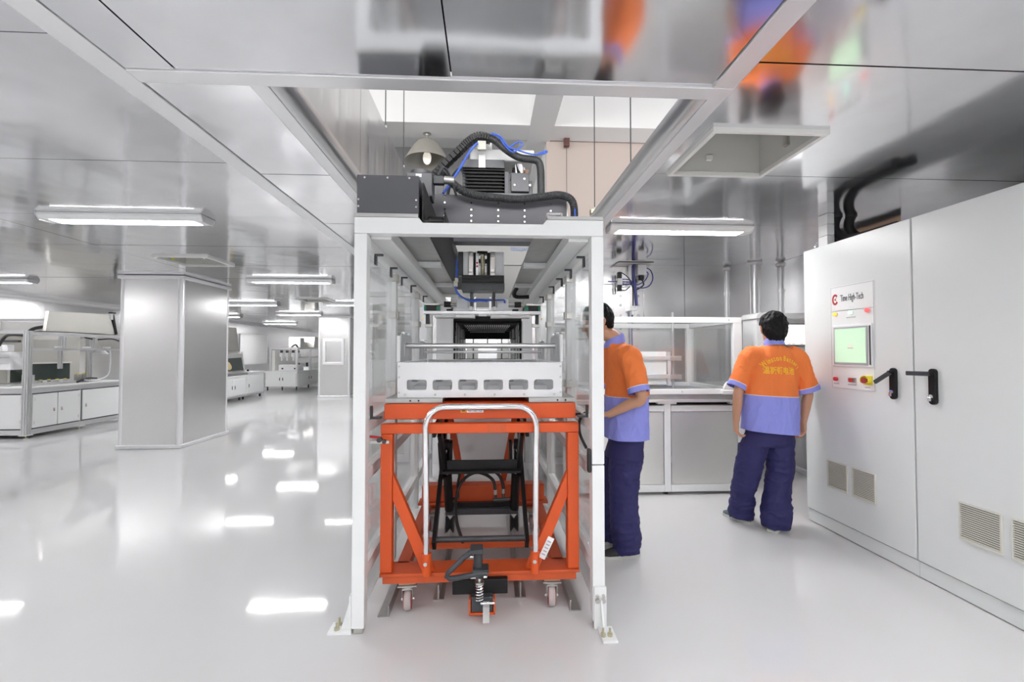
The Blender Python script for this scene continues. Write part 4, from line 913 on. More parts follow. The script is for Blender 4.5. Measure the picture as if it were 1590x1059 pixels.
for a, b in zip(WXS, WXS[1:]):
    q = wp('steel_panel', 'ss', a + .072, b - .008, Y0 + .006, Y0 + .012, .104, .81, bevel=.001)
    sc = MB()
    for x in (a + .085, b - .02):
        for z in (.12, .79): sc.cyl((x, Y0 + .006, z), (x, Y0 + .003, z), .005, 8)
    sc.build('panel_screws', M['steel'], q)
wp('side_panel', 'ss', WXS[2] + .05, WXS[2] + .056, Y0 + .07, Y1 - .07, .104, .81)
for x in (.77, 1.76, 2.51):
    for y in (Y0 + .05, Y1 - .05): MB().cyl((x, y, .0), (x, y, .03), .022, 12).build('foot', M['blackrub'], ws_, smooth=True)
wp('under_tray', 'dark', .82, 2.46, Y0 + .1, Y1 - .1, .87, .9, bevel=0)
for x0, x1 in ((.74, 1.37), (1.67, 1.86), (2.40, 2.547)): wp('table_spacer', 'white', x0, x1, Y0 + .0, Y0 + .06, .886, .905)
wp('table_top', 'ss', .72, 2.56, Y0 - .02, Y1, .906, .932); wp('ledge', 'galv', .75, 2.54, Y0 + .02, Y1 - .02, .933, .982)
HX0, HX1, HZ0, HZ1 = .80, 2.53, .983, 1.745
for y in (Y0, Y1 - .15):
    wp('hood_rail', 'white', HX0, HX1, y, y + .055, HZ1 - .055, HZ1); wp('hood_rail', 'white', HX0, HX1, y, y + .055, HZ0, HZ0 + .05)
    wp('hood_post', 'white', HX1 - .085, HX1, y, y + .055, HZ0 + .051, HZ1 - .056); wp('hood_post', 'white', HX0, HX0 + .085, y, y + .055, HZ0 + .051, HZ1 - .056)
for z0, z1 in ((HZ0, HZ0 + .05), (HZ1 - .055, HZ1)): wp('hood_rail', 'white', HX1 - .055, HX1, Y0 + .056, Y1 - .151, z0, z1)
wp('clear_panel', 'clearer', HX0 + .086, HX1 - .086, Y0 + .025, Y0 + .031, HZ0 + .051, HZ1 - .056); wp('clear_panel', 'clearer', HX1 - .03, HX1 - .025, Y0 + .06, Y1 - .155, HZ0 + .051, HZ1 - .056)
for k in range(4): wp('rail_bolt', 'steel', .95 + k * .48, .962 + k * .48, Y0 - .004, Y0, HZ1 - .033, HZ1 - .021, bevel=.001); wp('rail_bolt', 'steel', .95 + k * .48, .962 + k * .48, Y0 - .004, Y0, HZ0 + .02, HZ0 + .032, bevel=.001)
for z in (1.12, 1.36, 1.64): wp('hood_hinge', 'steel', HX1, HX1 + .015, Y0 + .01, Y0 + .05, z, z + .05)
rk = wp('slide_panel', 'white', 1.30, 2.04, 5.10, 5.13, 1.03, 1.405)
for z in (1.10, 1.31): bx('slide_rail', M['trim'], rk, 1.28, 2.08, 5.07, 5.10, z, z + .045, bevel=.003); bx('slide_clamp', M['alu'], rk, 2.07, 2.20, 5.05, 5.10, z - .01, z + .045, bevel=.003)
bx('slide_rail', M['trim'], rk, 2.05, 2.085, 5.08, 5.12, 1.02, 1.40, bevel=.003)
MB().cyl((2.13, 5.13, .985), (2.13, 5.13, 1.86), .015, 12).build('guide_rod', M['alu'], ws_, smooth=True)
ds = wp('film_roll_base', 'label', 2.30, 2.49, 4.34, 4.42, .982, 1.03, bevel=.012)
MB().prism([(2.40 + .085 * math.cos(R(a)), 1.031 + .085 * math.sin(R(a))) for a in range(0, 181, 15)], 'y', 4.35, 4.39).build('film_roll', M['label'], ds, bevel=.01)
MB().cyl((1.55, 4.38, .985), (1.55, 4.38, 1.02), .03, 16).ball((1.55, 4.38, 1.03), .03, 14, 8).build('knob', M['blackrub'], ws_, smooth=True)
# ---- pneumatic unit on the back wall
pu = thing('pneumatic_unit', 'wall-mounted pneumatic slide with white box and looping dark blue hoses', 'pneumatic unit', (1.8, 5.72, 1.95))
def pp(n, m, *a, bevel=.003): return bx(n, M[m], pu, *a, bevel=bevel)
pp('mount_plate', 'wallst', 1.62, 2.0, 5.735, 5.748, .95, 2.44)
rr = rrect(2.0, 2.53, 1.83, 2.44, .05); MB().prism(rr, 'y', 5.728, 5.747).build('rounded_plate', M['wallst'], pu, bevel=.006)
rr = rrect(1.10, 1.60, 1.83, 2.44, .05); MB().prism(rr, 'y', 5.728, 5.747).build('rounded_plate', M['wallst'], pu, bevel=.006)
holes = MB()
for z in (2.12, 2.0, 1.86, 1.7):
    for x in (1.70, 1.93): holes.cyl((x, 5.735, z), (x, 5.731, z), .018, 10)
holes.build('plate_bolts', M['steel'], pu)
pp('slide_profile', 'alu', 1.795, 1.865, 5.63, 5.734, 1.95, 2.50); pp('profile_slot', 'dark', 1.822, 1.836, 5.626, 5.63, 1.98, 2.49, bevel=0)
pp('profile_end', 'trim', 1.785, 1.875, 5.61, 5.734, 1.92, 1.949); MB().cyl((1.83, 5.64, 1.87), (1.83, 5.64, 1.92), .018, 12).build('slide_tip', M['trim'], pu, smooth=True)
pp('shelf_plate', 'ss', 1.62, 2.08, 5.55, 5.73, 2.502, 2.512, bevel=.001)
vb = pp('valve_box', 'label', 1.87, 1.985, 5.56, 5.66, 2.365, 2.492, bevel=.01); bx('cable_gland', M['blackrub'], vb, 1.90, 1.96, 5.58, 5.64, 2.30, 2.364, bevel=.01)
vv = pp('valve', 'label', 1.62, 1.68, 5.58, 5.64, 2.24, 2.32); bx('valve_coil', M['blackrub'], vv, 1.625, 1.675, 5.58, 5.64, 2.321, 2.40, bevel=.005); bx('valve_coil', M['blackrub'], vv, 1.625, 1.675, 5.58, 5.64, 2.16, 2.239, bevel=.005)
def loop(pts, r=.007, m='navytube', n='air_hose'): return MB().tube(spline(pts, 7), r).build(n, M[m], pu, smooth=True)
MB().cyl((1.50, 5.6, 2.28), (1.62, 5.6, 2.28), .008).build('air_hose', M['navytube'], pu, smooth=True)
for dz in (-.03, 0, .03): loop([(1.68, 5.6, 2.28 + dz), (1.74, 5.58, 2.275 + dz), (1.80, 5.6, 2.27 + dz * .6), (1.83, 5.6, 2.22)])
loop([(1.84, 5.6, 2.5), (1.83, 5.6, 2.40), (1.845, 5.6, 2.25), (1.86, 5.6, 2.10), (1.87, 5.61, 1.98)], .016)
loop([(1.96, 5.58, 2.46), (2.03, 5.56, 2.42), (2.06, 5.56, 2.32), (2.02, 5.57, 2.23), (1.94, 5.58, 2.20), (1.87, 5.6, 2.21)]); loop([(1.95, 5.58, 2.42), (2.0, 5.56, 2.38), (1.97, 5.57, 2.30), (1.90, 5.58, 2.25), (1.86, 5.6, 2.24)])
loop([(1.93, 5.58, 2.30), (1.95, 5.58, 2.24), (1.90, 5.6, 2.20), (1.86, 5.6, 2.18)], .009, 'blackrub', 'signal_cable'); loop([(1.65, 5.6, 2.40), (1.70, 5.6, 2.38), (1.77, 5.6, 2.32), (1.80, 5.62, 2.24)], .006, 'blackrub', 'signal_cable'); loop([(1.65, 5.6, 2.18), (1.72, 5.6, 2.17), (1.78, 5.6, 2.22)], .006, 'blackrub', 'signal_cable')
loop([(1.83, 5.66, 1.92), (1.83, 5.68, 1.6), (1.84, 5.68, 1.2), (1.84, 5.68, .96)], .01)
# ---- control terminal beyond the standing worker
te = thing('control_terminal', 'white control terminal with bright screen in front of the standing worker', 'terminal', (3.1, 4.6, 1.2))
def rr2(x0, x1, z0, z1, r): return [(x0, z0), (x1, z0), (x1, z1)] + [(x0 + r + r * math.cos(R(a)), z1 - r + r * math.sin(R(a))) for a in range(90, 181, 15)]
MB().prism(rr2(2.72, 3.62, 1.20, 1.785, .05), 'y', 4.46, 4.72).build('housing', M['white'], te, bevel=.006)
MB().prism(rr2(2.70, 3.62, 1.735, 1.795, .04), 'y', 4.425, 4.72).build('visor', M['white'], te, bevel=.006)
bx('screen_frame', M['galv'], te, 2.89, 3.24, 4.445, 4.459, 1.45, 1.69, bevel=.008); s_ = bx('screen', M['scrwhite'], te, 2.93, 3.215, 4.441, 4.4449, 1.475, 1.675)
for x in (3.03, 3.075, 3.16): bx('screen_mark', M['logo'], s_, x, x + .03, 4.4402, 4.441, 1.478, 1.485)
bx('ledge', M['white'], te, 2.72, 3.62, 4.44, 4.459, 1.42, 1.435, bevel=.003)
eb = MB().cyl((3.17, 4.452, 1.375), (3.17, 4.459, 1.375), .046, 24).build('stop_plate', M['yellow'], te, smooth=True); MB().cyl((3.17, 4.42, 1.375), (3.17, 4.452, 1.375), .026, 20).build('stop_button', M['maroon'], eb, smooth=True)
for k in range(3): a0 = R(120 * k); MB().tube([(3.17 + .016 * math.cos(a0 + R(q)), 4.419, 1.375 + .016 * math.sin(a0 + R(q))) for q in range(0, 91, 15)], .002, 5).build('stop_arrow', M['label'], eb)
bx('mount_arm', M['alu'], te, 3.55, 3.638, 4.52, 4.66, 1.3, 1.6, bevel=.004)

# ================================================================== LEFT: WORKBENCHES
def prof(w, n):                                        # grooved aluminium profile section, n grooves per side
    g = w / n; out = []
    def side(f):
        o = []
        for k in range(n):
            c = -w / 2 + g * (k + .5); o += [(c - .0075, 0), (c - .0075, .013), (c + .0075, .013), (c + .0075, 0)]
        return [f(u, v) for u, v in o]
    h = w / 2
    out += [(-h, -h)] + side(lambda u, v: (u, -h + v)) + [(h, -h)] + side(lambda u, v: (h - v, u)) + [(h, h)] + side(lambda u, v: (-u, h - v)) + [(-h, h)] + side(lambda u, v: (-h + v, -u))
    return out
def pz(p, x, y, z0, z1, w=.04, n=1, name='profile_post'): return MB().prism([(x + a, y + b) for a, b in prof(w, n)], 'z', z0, z1).build(name, M['alu'], p)
def py(p, x, z, y0, y1, w=.04, n=1, name='profile_rail'): return MB().prism([(x + a, z + b) for a, b in prof(w, n)], 'y', y0, y1).build(name, M['alu'], p)
def px(p, y, z, x0, x1, w=.04, n=1, name='profile_rail'): return MB().prism([(y + a, z + b) for a, b in prof(w, n)], 'x', x0, x1).build(name, M['alu'], p)
def knobd(p, x, y, z, ax='x', m='steel'):
    b = (x, x + .012, y - .012, y + .012, z - .03, z + .03) if ax == 'x' else (x - .012, x + .012, y - .012, y, z - .03, z + .03)
    k = bx('door_latch', M[m], p, *b, bevel=.003)
    bx('latch_mark', M['red'], k, b[0] + (.012 if ax == 'x' else .004), b[1] + (.001 if ax == 'x' else -.004), b[2] + (.004 if ax == 'x' else -.001), b[3] - (.004 if ax == 'x' else .012), z - .018, z - .006)
# ---- long bench beside the steel column
XB, YB = -7.40, 7.75
b1 = thing('glovebox_bench', 'long aluminium framed workbench with grey cupboard doors left of the steel column', 'workbench', (-8.2, 8.7, 0))
X9, Y9 = -9.0, 9.75
pz(b1, XB - .04, YB + .04, .06, .80, .085, 2); pz(b1, XB - .04, YB + .04, .802, 1.745, .08, 2)
for x, y in ((X9, YB + .04), (XB - .04, Y9), (X9, Y9)): pz(b1, x, y, .06, 1.74, .08, 2)
for z, w, n in ((.10, .08, 2), (.765, .08, 2)):
    px(b1, YB + .04, z, X9 + .042, XB - .083, w, n); py(b1, XB - .04, z, YB + .083, Y9 - .042, w, n)
px(b1, YB + .04, 1.72, X9 + .042, XB - .083, .05); py(b1, XB - .04, 1.70, YB + .083, Y9 - .042, .05); py(b1, XB - .04, 1.445, YB + .083, Y9 - .042, .04)
py(b1, X9, 1.70, YB + .083, Y9 - .042, .05); px(b1, Y9, 1.70, X9 + .042, XB - .083, .05)
for y in (8.42, 9.05): pz(b1, XB - .04, y, 1.467, 1.674, .05)
pz(b1, XB - .04, 8.75, .142, .722, .03)
bx('carcass', M['anod'], b1, X9 + .04, XB - .03, YB + .03, Y9 - .02, .13, .78); bx('worktop', M['white'], b1, X9 - .03, XB - .085, YB + .085, Y9, .80, .83, bevel=.004); bx('worktop_edge', M['white'], b1, XB - .083, XB, YB + .09, Y9, .806, .83, bevel=.003)  # dark carcass box added to darken the door gaps and block light below
fd = bx('door', M['bench'], b1, X9 + .045, XB - .09, YB + .004, YB + .024, .16, .705, bevel=.003)
for z in (.25, .63): bx('hinge', M['trim'], fd, XB - .115, XB - .085, YB - .006, YB + .003, z, z + .05, bevel=.002)
for a, b, ky in ((7.85, 8.280, 8.22), (8.298, 8.73, 8.36), (8.775, 9.69, 8.84)):
    dd = bx('door', M['bench'], b1, XB - .024, XB - .004, a, b, .16, .705, bevel=.003); knobd(dd, XB - .004, ky, .42)
    yy = a + .03 if ky > (a + b) / 2 else b - .05
    for z in (.22, .60): bx('hinge', M['trim'], dd, XB - .004, XB + .006, yy, yy + .03, z, z + .05, bevel=.002)
for x, y in ((XB - .04, YB + .04), (XB - .04, 8.75), (XB - .04, Y9), (X9, YB + .04), (X9, Y9)):
    MB().cyl((x, y, 0), (x, y, .012), .03, 14).cyl((x, y, .012), (x, y, .06), .010, 10).build('levelling_foot', M['brass'], b1, smooth=True)
    bx('foot_bracket', M['trim'], b1, x - .06, x + .06, y - .06, y + .06, .048, .0595, bevel=.002)
gp_ = bx('glovebox_wall', M['sspale'], b1, -8.30, -8.28, 8.05, 9.72, .83, 1.72)
bx('dark_window', M['glassdk'], gp_, -8.279, -8.272, 8.36, 9.5, .87, 1.18, bevel=.004); bx('window_frame', M['ss'], gp_, -8.278, -8.268, 8.32, 8.36, .85, 1.2); bx('window_frame', M['ss'], gp_, -8.278, -8.268, 8.32, 9.54, 1.181, 1.21)
pz(b1, -7.85, 8.22, .83, 1.70, .06); pz(b1, -7.65, 9.18, .83, 1.70, .07)
jf = bx('jig', M['alu'], b1, -7.72, -7.55, 8.15, 8.80, .832, .88, bevel=.004)
for k in range(4): bx('jig_block', M['alu'], jf, -7.71, -7.58, 8.2 + k * .15, 8.28 + k * .15, .881, .91, bevel=.004); bx('jig_pin', M['yellow'], jf, -7.66, -7.63, 8.22 + k * .15, 8.25 + k * .15, .911, .925)
for y in (8.95, 9.08): j2 = bx('jig_stand', M['galv'], b1, -7.72, -7.66, y, y + .10, .832, .98, bevel=.004); bx('jig_pin', M['yellow'], j2, -7.71, -7.67, y + .02, y + .05, .981, 1.0)
MB().tube(spline([(-7.55, 8.98, .88), (-7.6, 9.1, .86), (-7.58, 9.3, .86), (-7.55, 9.5, .95), (-7.55, 9.55, 1.2), (-7.56, 9.55, 1.44)], 6), .012).build('white_hose', M['label'], b1, smooth=True)
MB().tube(spline([(-7.58, 8.85, .84), (-7.57, 8.95, .88), (-7.6, 9.1, .90), (-7.6, 9.3, .89)], 6), .016).build('black_hose', M['blackrub'], b1, smooth=True)
MB().cyl((-7.63, 9.42, 1.36), (-7.63, 9.42, 1.47), .12, 20, .03).build('funnel', M['label'], b1, smooth=True)
for y in (8.3, 8.85, 9.3): bx('rail_lamp', M['label'], b1, -7.50, -7.44, y, y + .12, 1.468, 1.50, bevel=.004)
MB().tube(spline([(-7.5, 8.9, 1.67), (-7.55, 9.2, 1.64), (-7.5, 9.5, 1.66), (-7.48, 9.66, 1.62)], 6), .012).build('black_hose', M['blackrub'], b1, smooth=True)
# press head at the near end
ph = bx('press_unit', M['label'], b1, -8.75, -7.93, 8.02, 8.30, 1.10, 1.40, bevel=.005)
for z in (1.20, 1.30): bx('press_groove', M['greyprint'], ph, -8.74, -7.95, 8.017, 8.0199, z, z + .006)
for x in (-8.05, -8.22, -8.5): bx('press_cylinder', M['label'], ph, x - .05, x + .04, 8.05, 8.16, 1.41, 1.52, bevel=.006)
bx('press_beam', M['grease'], ph, -8.75, -7.9, 8.10, 8.16, 1.56, 1.60, bevel=.004)
MB().tube(spline([(-8.05, 7.95, 1.5), (-7.98, 7.95, 1.62), (-7.9, 7.95, 1.68), (-7.7, 7.95, 1.68), (-7.55, 7.95, 1.66)], 6), .022).build('black_hose', M['blackrub'], ph, smooth=True)
bx('press_table', M['galv'], b1, -8.75, -7.85, 7.95, 8.5, .832, .87, bevel=.004); bx('press_back', M['grease'], b1, -8.8, -8.29, 8.31, 8.33, .871, 1.1)
for x in (-7.66, -8.7): pz(b1, x, 8.6, 1.10, 1.95, .05)
px(b1, 8.6, 1.97, -8.75, -7.63, .045)
MB().tube(spline([(-8.2, 8.55, 1.70), (-8.05, 8.5, 1.80), (-7.9, 8.5, 1.84), (-7.75, 8.5, 1.85)], 6), .03).build('black_hose', M['blackrub'], b1, smooth=True)
bx('mirror_plate', M['ss'], b1, -8.72, -7.69, 8.6, 8.61, 1.62, 1.94)
for x in (-7.62,): j3 = bx('jig_stand', M['galv'], b1, -7.72, -7.52, 7.98, 8.10, .872, .92, bevel=.004); bx('jig_plate', M['galv'], j3, -7.72, -7.52, 7.99, 8.0, .921, 1.02)
# ---- steel hood resting on it
h1 = b1
MB().prism([(8.10, 1.748), (8.15, 2.10), (9.40, 2.15), (9.55, 1.748)], 'x', -7.52, -7.46).build('hood_shell', M['sspale'], h1, bevel=.01)
bx('hood_edge', M['trim'], h1, -7.53, -7.44, 9.40, 9.46, 2.04, 2.16, bevel=.003); MB().bar((-7.47, 9.56, 1.75), (-7.47, 9.46, 2.14), .05, .05).build('hood_seal', M['black'], h1)
bx('hood_strut', M['black'], h1, -7.50, -7.42, 9.41, 9.50, 2.161, 2.19, bevel=.004); bx('hood_base', M['black'], h1, -7.6, -7.45, 7.95, 9.3, 1.746, 1.7475)
# ---- enclosed bench farther on
b2 = thing('enclosed_bench', 'white cupboard bench with steel fume enclosure and dark glove window, right behind the column', 'workbench', (-7.6, 13.8, 0))
XE = -7.12
for a, b, z in ((12.55, 13.92, .72), (13.95, 15.0, .80)):
    bx('carcass', M['bench'], b2, -8.3, XE - .03, a, b, .10, z - .05, bevel=.004); bx('worktop', M['white'], b2, -8.33, XE, a - .01, b + .01, z - .045, z, bevel=.005)
for a, b, ky in ((12.62, 13.22, 13.16), (13.24, 13.84, 13.3), (14.0, 14.92, 14.06)):
    z = .60 if b < 13.9 else .70
    dd = bx('door', M['white'], b2, XE - .028, XE - .01, a, b, .16, z, bevel=.004); bx('door_latch', M['black'], dd, XE - .01, XE, ky - .012, ky + .012, .34, .44, bevel=.002)
py(b2, XE - .03, .115, 12.55, 15.0, .04)
for y in (12.7, 13.7, 13.9, 14.9):
    MB().cyl((XE - .1, y, .0), (XE - .1, y, .10), .028, 12).build('foot', M['black'], b2, smooth=True)
en = MB().prism([(12.5, .725), (12.5, 1.33), (13.75, 1.36), (13.95, .725)], 'x', -8.2, XE - .05).build('fume_enclosure', M['ss'], b2, bevel=.008)
MB().prism([(12.78, .86), (12.78, 1.22), (13.66, 1.24), (13.80, .86)], 'x', XE - .05, XE - .035).build('dark_window', M['glassdk'], en); bx('window_sill', M['galv'], en, XE - .05, XE, 12.5, 13.98, .725, .80, bevel=.004)
MB().prism([(12.0, 1.40), (12.1, 2.10), (13.55, 2.10), (13.72, 1.40)], 'x', -8.2, XE - .12).build('hood_shell', M['sspale'], b2, bevel=.02)
gl = MB().tube(spline([(XE - .03, 12.60, 1.15), (XE + .1, 12.62, 1.10), (XE + .18, 12.65, 1.0), (XE + .15, 12.66, .93)], 6), [.05, .06, .06, .06, .06, .07, .07, .07, .07, .07, .06, .06, .06, .06, .06, .06, .05, .05, .03], 12)
gl.build('rubber_glove', mat('glove', (.55, .42, .22), .6), b2, smooth=True)
bx('stand_post', M['label'], b2, -7.5, -7.42, 14.2, 14.30, .80, 1.42, bevel=.005); bx('stand_base', M['label'], b2, -7.55, -7.25, 14.0, 14.35, .80, .85, bevel=.005); bx('stand_knob', M['black'], b2, -7.25, -7.22, 14.16, 14.22, .82, .87)
wbd = thing('white_board', 'blank white panel standing against the steel wall beyond the enclosed bench', 'board', (-9.2, 18.6, 1.0))
bx('board', M['whiteflat'], wbd, -9.29, -9.26, 17.6, 19.6, .95, 2.05); bx('board_frame', M['trim'], wbd, -9.295, -9.24, 19.6, 19.68, .9, 2.1, bevel=.005); bx('board_frame', M['trim'], wbd, -9.295, -9.24, 17.6, 19.6, .9, .95, bevel=.005); bx('board_frame', M['trim'], wbd, -9.295, -9.24, 17.6, 19.6, 2.05, 2.1, bevel=.005)
# ---- farthest bench
b3 = thing('dispensing_bench', 'farthest white workbench carrying a multi-head dispensing rig, left of the far column', 'workbench', (-7.4, 18, 0))
YC = 17.0; XC0, XC1 = -8.06, -6.92; YD = 19.6
bx('carcass', M['bench'], b3, XC0, XC1 - .02, YC + .03, YD, .14, .64, bevel=.004)
bx('carcass', M['bench'], b3, -7.9, XC1 - .02, YD + .02, 21.0, .14, .88, bevel=.004); bx('worktop', M['white'], b3, -7.95, XC1, YD, 21.0, .881, .92)
bx('worktop', M['white'], b3, XC0 - .02, XC1, YC, YD, .64, .70, bevel=.004)
for a, b, k in ((XC0 + .02, -7.51, -7.55), (-7.48, XC1 - .05, -7.44)):
    dd = bx('door', M['bench'], b3, a, b, YC + .012, YC + .028, .18, .62, bevel=.004); bx('door_latch', M['black'], dd, k - .012, k + .012, YC, YC + .012, .36, .46)
for a, b, k in ((17.1, 18.2, 18.1), (18.23, 19.5, 18.33), (19.7, 20.9, 19.8)):
    dd = bx('door', M['bench'], b3, XC1 - .02, XC1 - .004, a, b, .18, .62 if b < 19.6 else .86, bevel=.004); bx('door_latch', M['black'], dd, XC1 - .004, XC1 + .008, k - .012, k + .012, .36, .46)
for x, y in ((XC0 + .05, YC + .1), (-7.49, YC + .1), (XC1 - .06, YC + .1), (XC1 - .06, 18.2), (XC1 - .06, 19.5), (XC1 - .06, 20.9)): MB().cyl((x, y, 0), (x, y, .14), .025, 10).build('foot', M['black'], b3, smooth=True)
for x in (XC0 + .17, XC1 - .04): pz(b3, x, YC + .05, .70, 1.50, .07)
for y in (18.3, 19.4): pz(b3, XC1 - .04, y, .70, 1.50, .06)
px(b3, YC + .05, 1.535, XC0 + .13, XC1, .06); py(b3, XC1 - .04, 1.535, YC + .09, 19.5, .06); py(b3, XC1 - .04, 1.20, YC + .09, 19.5, .05)
pf = bx('press_frame', M['label'], b3, -7.72, -7.0, YC + .3, YC + .7, .70, .92, bevel=.01)
for x in (-7.6, -7.15): bx('frame_knob', M['black'], pf, x, x + .05, YC + .27, YC + .30, .76, .81)
for x in (-7.62, -7.42, -7.2, -7.02): hd_ = bx('dispensing_head', M['label'], b3, x - .05, x + .05, YC + .25, YC + .42, 1.22, 1.36, bevel=.01); MB().cyl((x, YC + .33, 1.08), (x, YC + .33, 1.22), .03, 10).build('nozzle', M['label'], hd_, smooth=True); bx('head_motor', M['grease'], hd_, x - .03, x + .03, YC + .26, YC + .36, 1.37, 1.46)
MB().tube(spline([(-7.3, YC + .3, 1.5), (-7.2, YC + .28, 1.62), (-7.1, YC + .3, 1.66), (-7.0, YC + .3, 1.5)], 6), .025).build('black_hose', M['blackrub'], b3, smooth=True)
for y in (17.6, 18.4): bx('fixture', M['label'], b3, -7.3, -7.05, y, y + .3, .70, .82, bevel=.006); bx('fixture_post', M['blackrub'], b3, -7.2, -7.14, y + .1, y + .18, .82, .98)
bx('rig_back', M['ss'], b3, -8.0, -7.9, 17.4, 19.4, .70, 1.45)
bx('drawer_box', M['white'], b3, -7.75, -7.3, 18.2, 18.6, 1.50, 1.95, bevel=.01)
h3 = thing('steel_hood', 'small pale steel hood above the farthest workbench', 'hood', (-7.2, 19.5, 1.57))
MB().prism([(18.75, 1.57), (18.85, 2.02), (20.5, 2.02), (20.6, 1.57)], 'x', -8.0, -6.98).build('hood_shell', M['sspale'], h3, bevel=.02); bx('hood_seal', M['black'], h3, -7.02, -6.96, 20.3, 20.4, 1.57, 2.10)

# ================================================================== THE TWO WORKERS
V = Vector
def vt(mb, pts, rad, n=14, sq=1., k=4):                # limb of varying thickness
    P = spline(pts, k); rr = []
    for i in range(len(P)):
        t = i / k; a = min(int(t), len(rad) - 1); b = min(a + 1, len(rad) - 1); u = t - a; u = u * u * (3 - 2 * u); rr.append(rad[a] * (1 - u) + rad[b] * u)
    mb.tube(P, rr, n, sq)
    for p, r in ((P[0], rr[0]), (P[-1], rr[-1])): mb.ball(p, r * .98, 12, 8)
def ell(c, rx, ry, n=28, tilt=0., p=2.3):              # horizontal superellipse ring, tilt lifts +x side
    o = []
    for k in range(n):
        t = 2 * math.pi * k / n; ct, st = math.cos(t), math.sin(t)
        x = rx * abs(ct) ** (2 / p) * (1 if ct >= 0 else -1); y = ry * abs(st) ** (2 / p) * (1 if st >= 0 else -1)
        o.append(V((c[0] + x, c[1] + y, c[2] + x * tilt)))
    return o
def wrinkle(me, amp, sc, seed, zfun=None):
    me.update(); no = [v.normal.copy() for v in me.vertices]
    for v, nn in zip(me.vertices, no):
        p = V((v.co.x * sc[0], v.co.y * sc[1], v.co.z * sc[2])) + V((seed, seed * 2.1, -seed))
        a = amp * (zfun(v.co) if zfun else 1); d = noise.noise(p); r = 1 - abs(noise.noise(p * 1.7 + V((5, 1, 2)))) * 2
        v.co += nn * a * (.6 * d + .5 * max(0, r) ** 2)
    me.update()
def hand(mb, wr, down, fwd, side, curl=.5, s=1.):
    # wr wrist; down = direction of the fingers; fwd = palm-to-back axis thickness; side = towards the thumb
    d, f, t = V(down).normalized(), V(fwd).normalized(), V(side).normalized(); wr = V(wr)
    palm = [wr, wr + d * .045 * s, wr + d * .092 * s]
    mb.ring([[c + t * a * w_ + f * b * h for a, b in [(math.cos(q), math.sin(q)) for q in [2 * math.pi * k / 14 for k in range(14)]]] for c, w_, h in ((palm[0], .026 * s, .020 * s), (palm[1], .039 * s, .017 * s), (palm[2], .041 * s, .014 * s))])
    for i, (off, L) in enumerate(((.030, .070), (.010, .080), (-.010, .075), (-.029, .058))):
        b = palm[2] + t * off * s - d * .014 * s; c1 = curl * (.8 + .12 * i); L *= s; P = [b]; a = .15
        for seg in (.46, .31, .25): a += c1 * .62; P.append(P[-1] + (d * math.cos(a) - f * math.sin(a)) * (L * seg + .004))
        vt(mb, P, [.0095 * s, .009 * s, .0085 * s, .007 * s], 10, 1., 3)
    b = palm[0] + d * .022 * s + t * .026 * s
    P = [b, b + d * .028 * s + t * .022 * s - f * .008 * s, b + d * .055 * s + t * .024 * s - f * .02 * s, b + d * .076 * s + t * .016 * s - f * .026 * s]
    vt(mb, P, [.014 * s, .012 * s, .0105 * s, .008 * s], 10, 1., 3)
def head(mb, c, pitch=0., yaw=0., s=1.):
    c = V(c); RM = Euler((pitch, 0, yaw)).to_matrix()
    prof = [(-.112, .030, .032, .055), (-.100, .045, .046, .050), (-.075, .058, .068, .030), (-.045, .066, .083, .014), (-.01, .072, .092, .004), (.03, .076, .097, -.004), (.065, .072, .092, -.010), (.092, .057, .074, -.012), (.110, .032, .044, -.012), (.117, .010, .014, -.012)]
    rings = []
    for z, rx, ry, oy in prof: rings.append([c + RM @ (V((rx * math.cos(t), oy + ry * math.sin(t), z)) * s) for t in [2 * math.pi * k / 24 for k in range(24)]])
    mb.ring(rings)
    T = lambda x, y, z: c + RM @ (V((x, y, z)) * s)
    vt(mb, [T(0, .088, .018), T(0, .100, -.010), T(0, .112, -.030)], [.009, .012, .016], 10)            # nose
    mb.ball(T(-.012, .100, -.034), .010); mb.ball(T(.012, .100, -.034), .010)
    vt(mb, [T(-.022, .082, -.058), T(0, .092, -.056), T(.022, .082, -.058)], [.005, .008, .005], 8); vt(mb, [T(-.02, .082, -.067), T(0, .091, -.068), T(.02, .082, -.067)], [.005, .008, .005], 8)
    for q in (-1, 1):
        vt(mb, [T(q * .012, .092, .024), T(q * .034, .090, .028), T(q * .056, .074, .020)], [.008, .009, .007], 8)     # brow
        e = [T(q * (.074 + .012 * math.sin(a)), -.012 - .020 * math.cos(a) * .8, -.008 + .030 * math.sin(a) - .004) for a in [R(x) for x in range(-80, 181, 26)]]
        vt(mb, [T(q * .072, .004, -.034), T(q * .080, -.008, -.030), T(q * .090, -.024, -.010), T(q * .093, -.026, .012), T(q * .086, -.014, .026), T(q * .074, .002, .020)], [.008, .009, .008, .008, .008, .007], 8)
        mb.ball(T(q * .080, -.010, -.004), (.010, .016, .024))
    return T
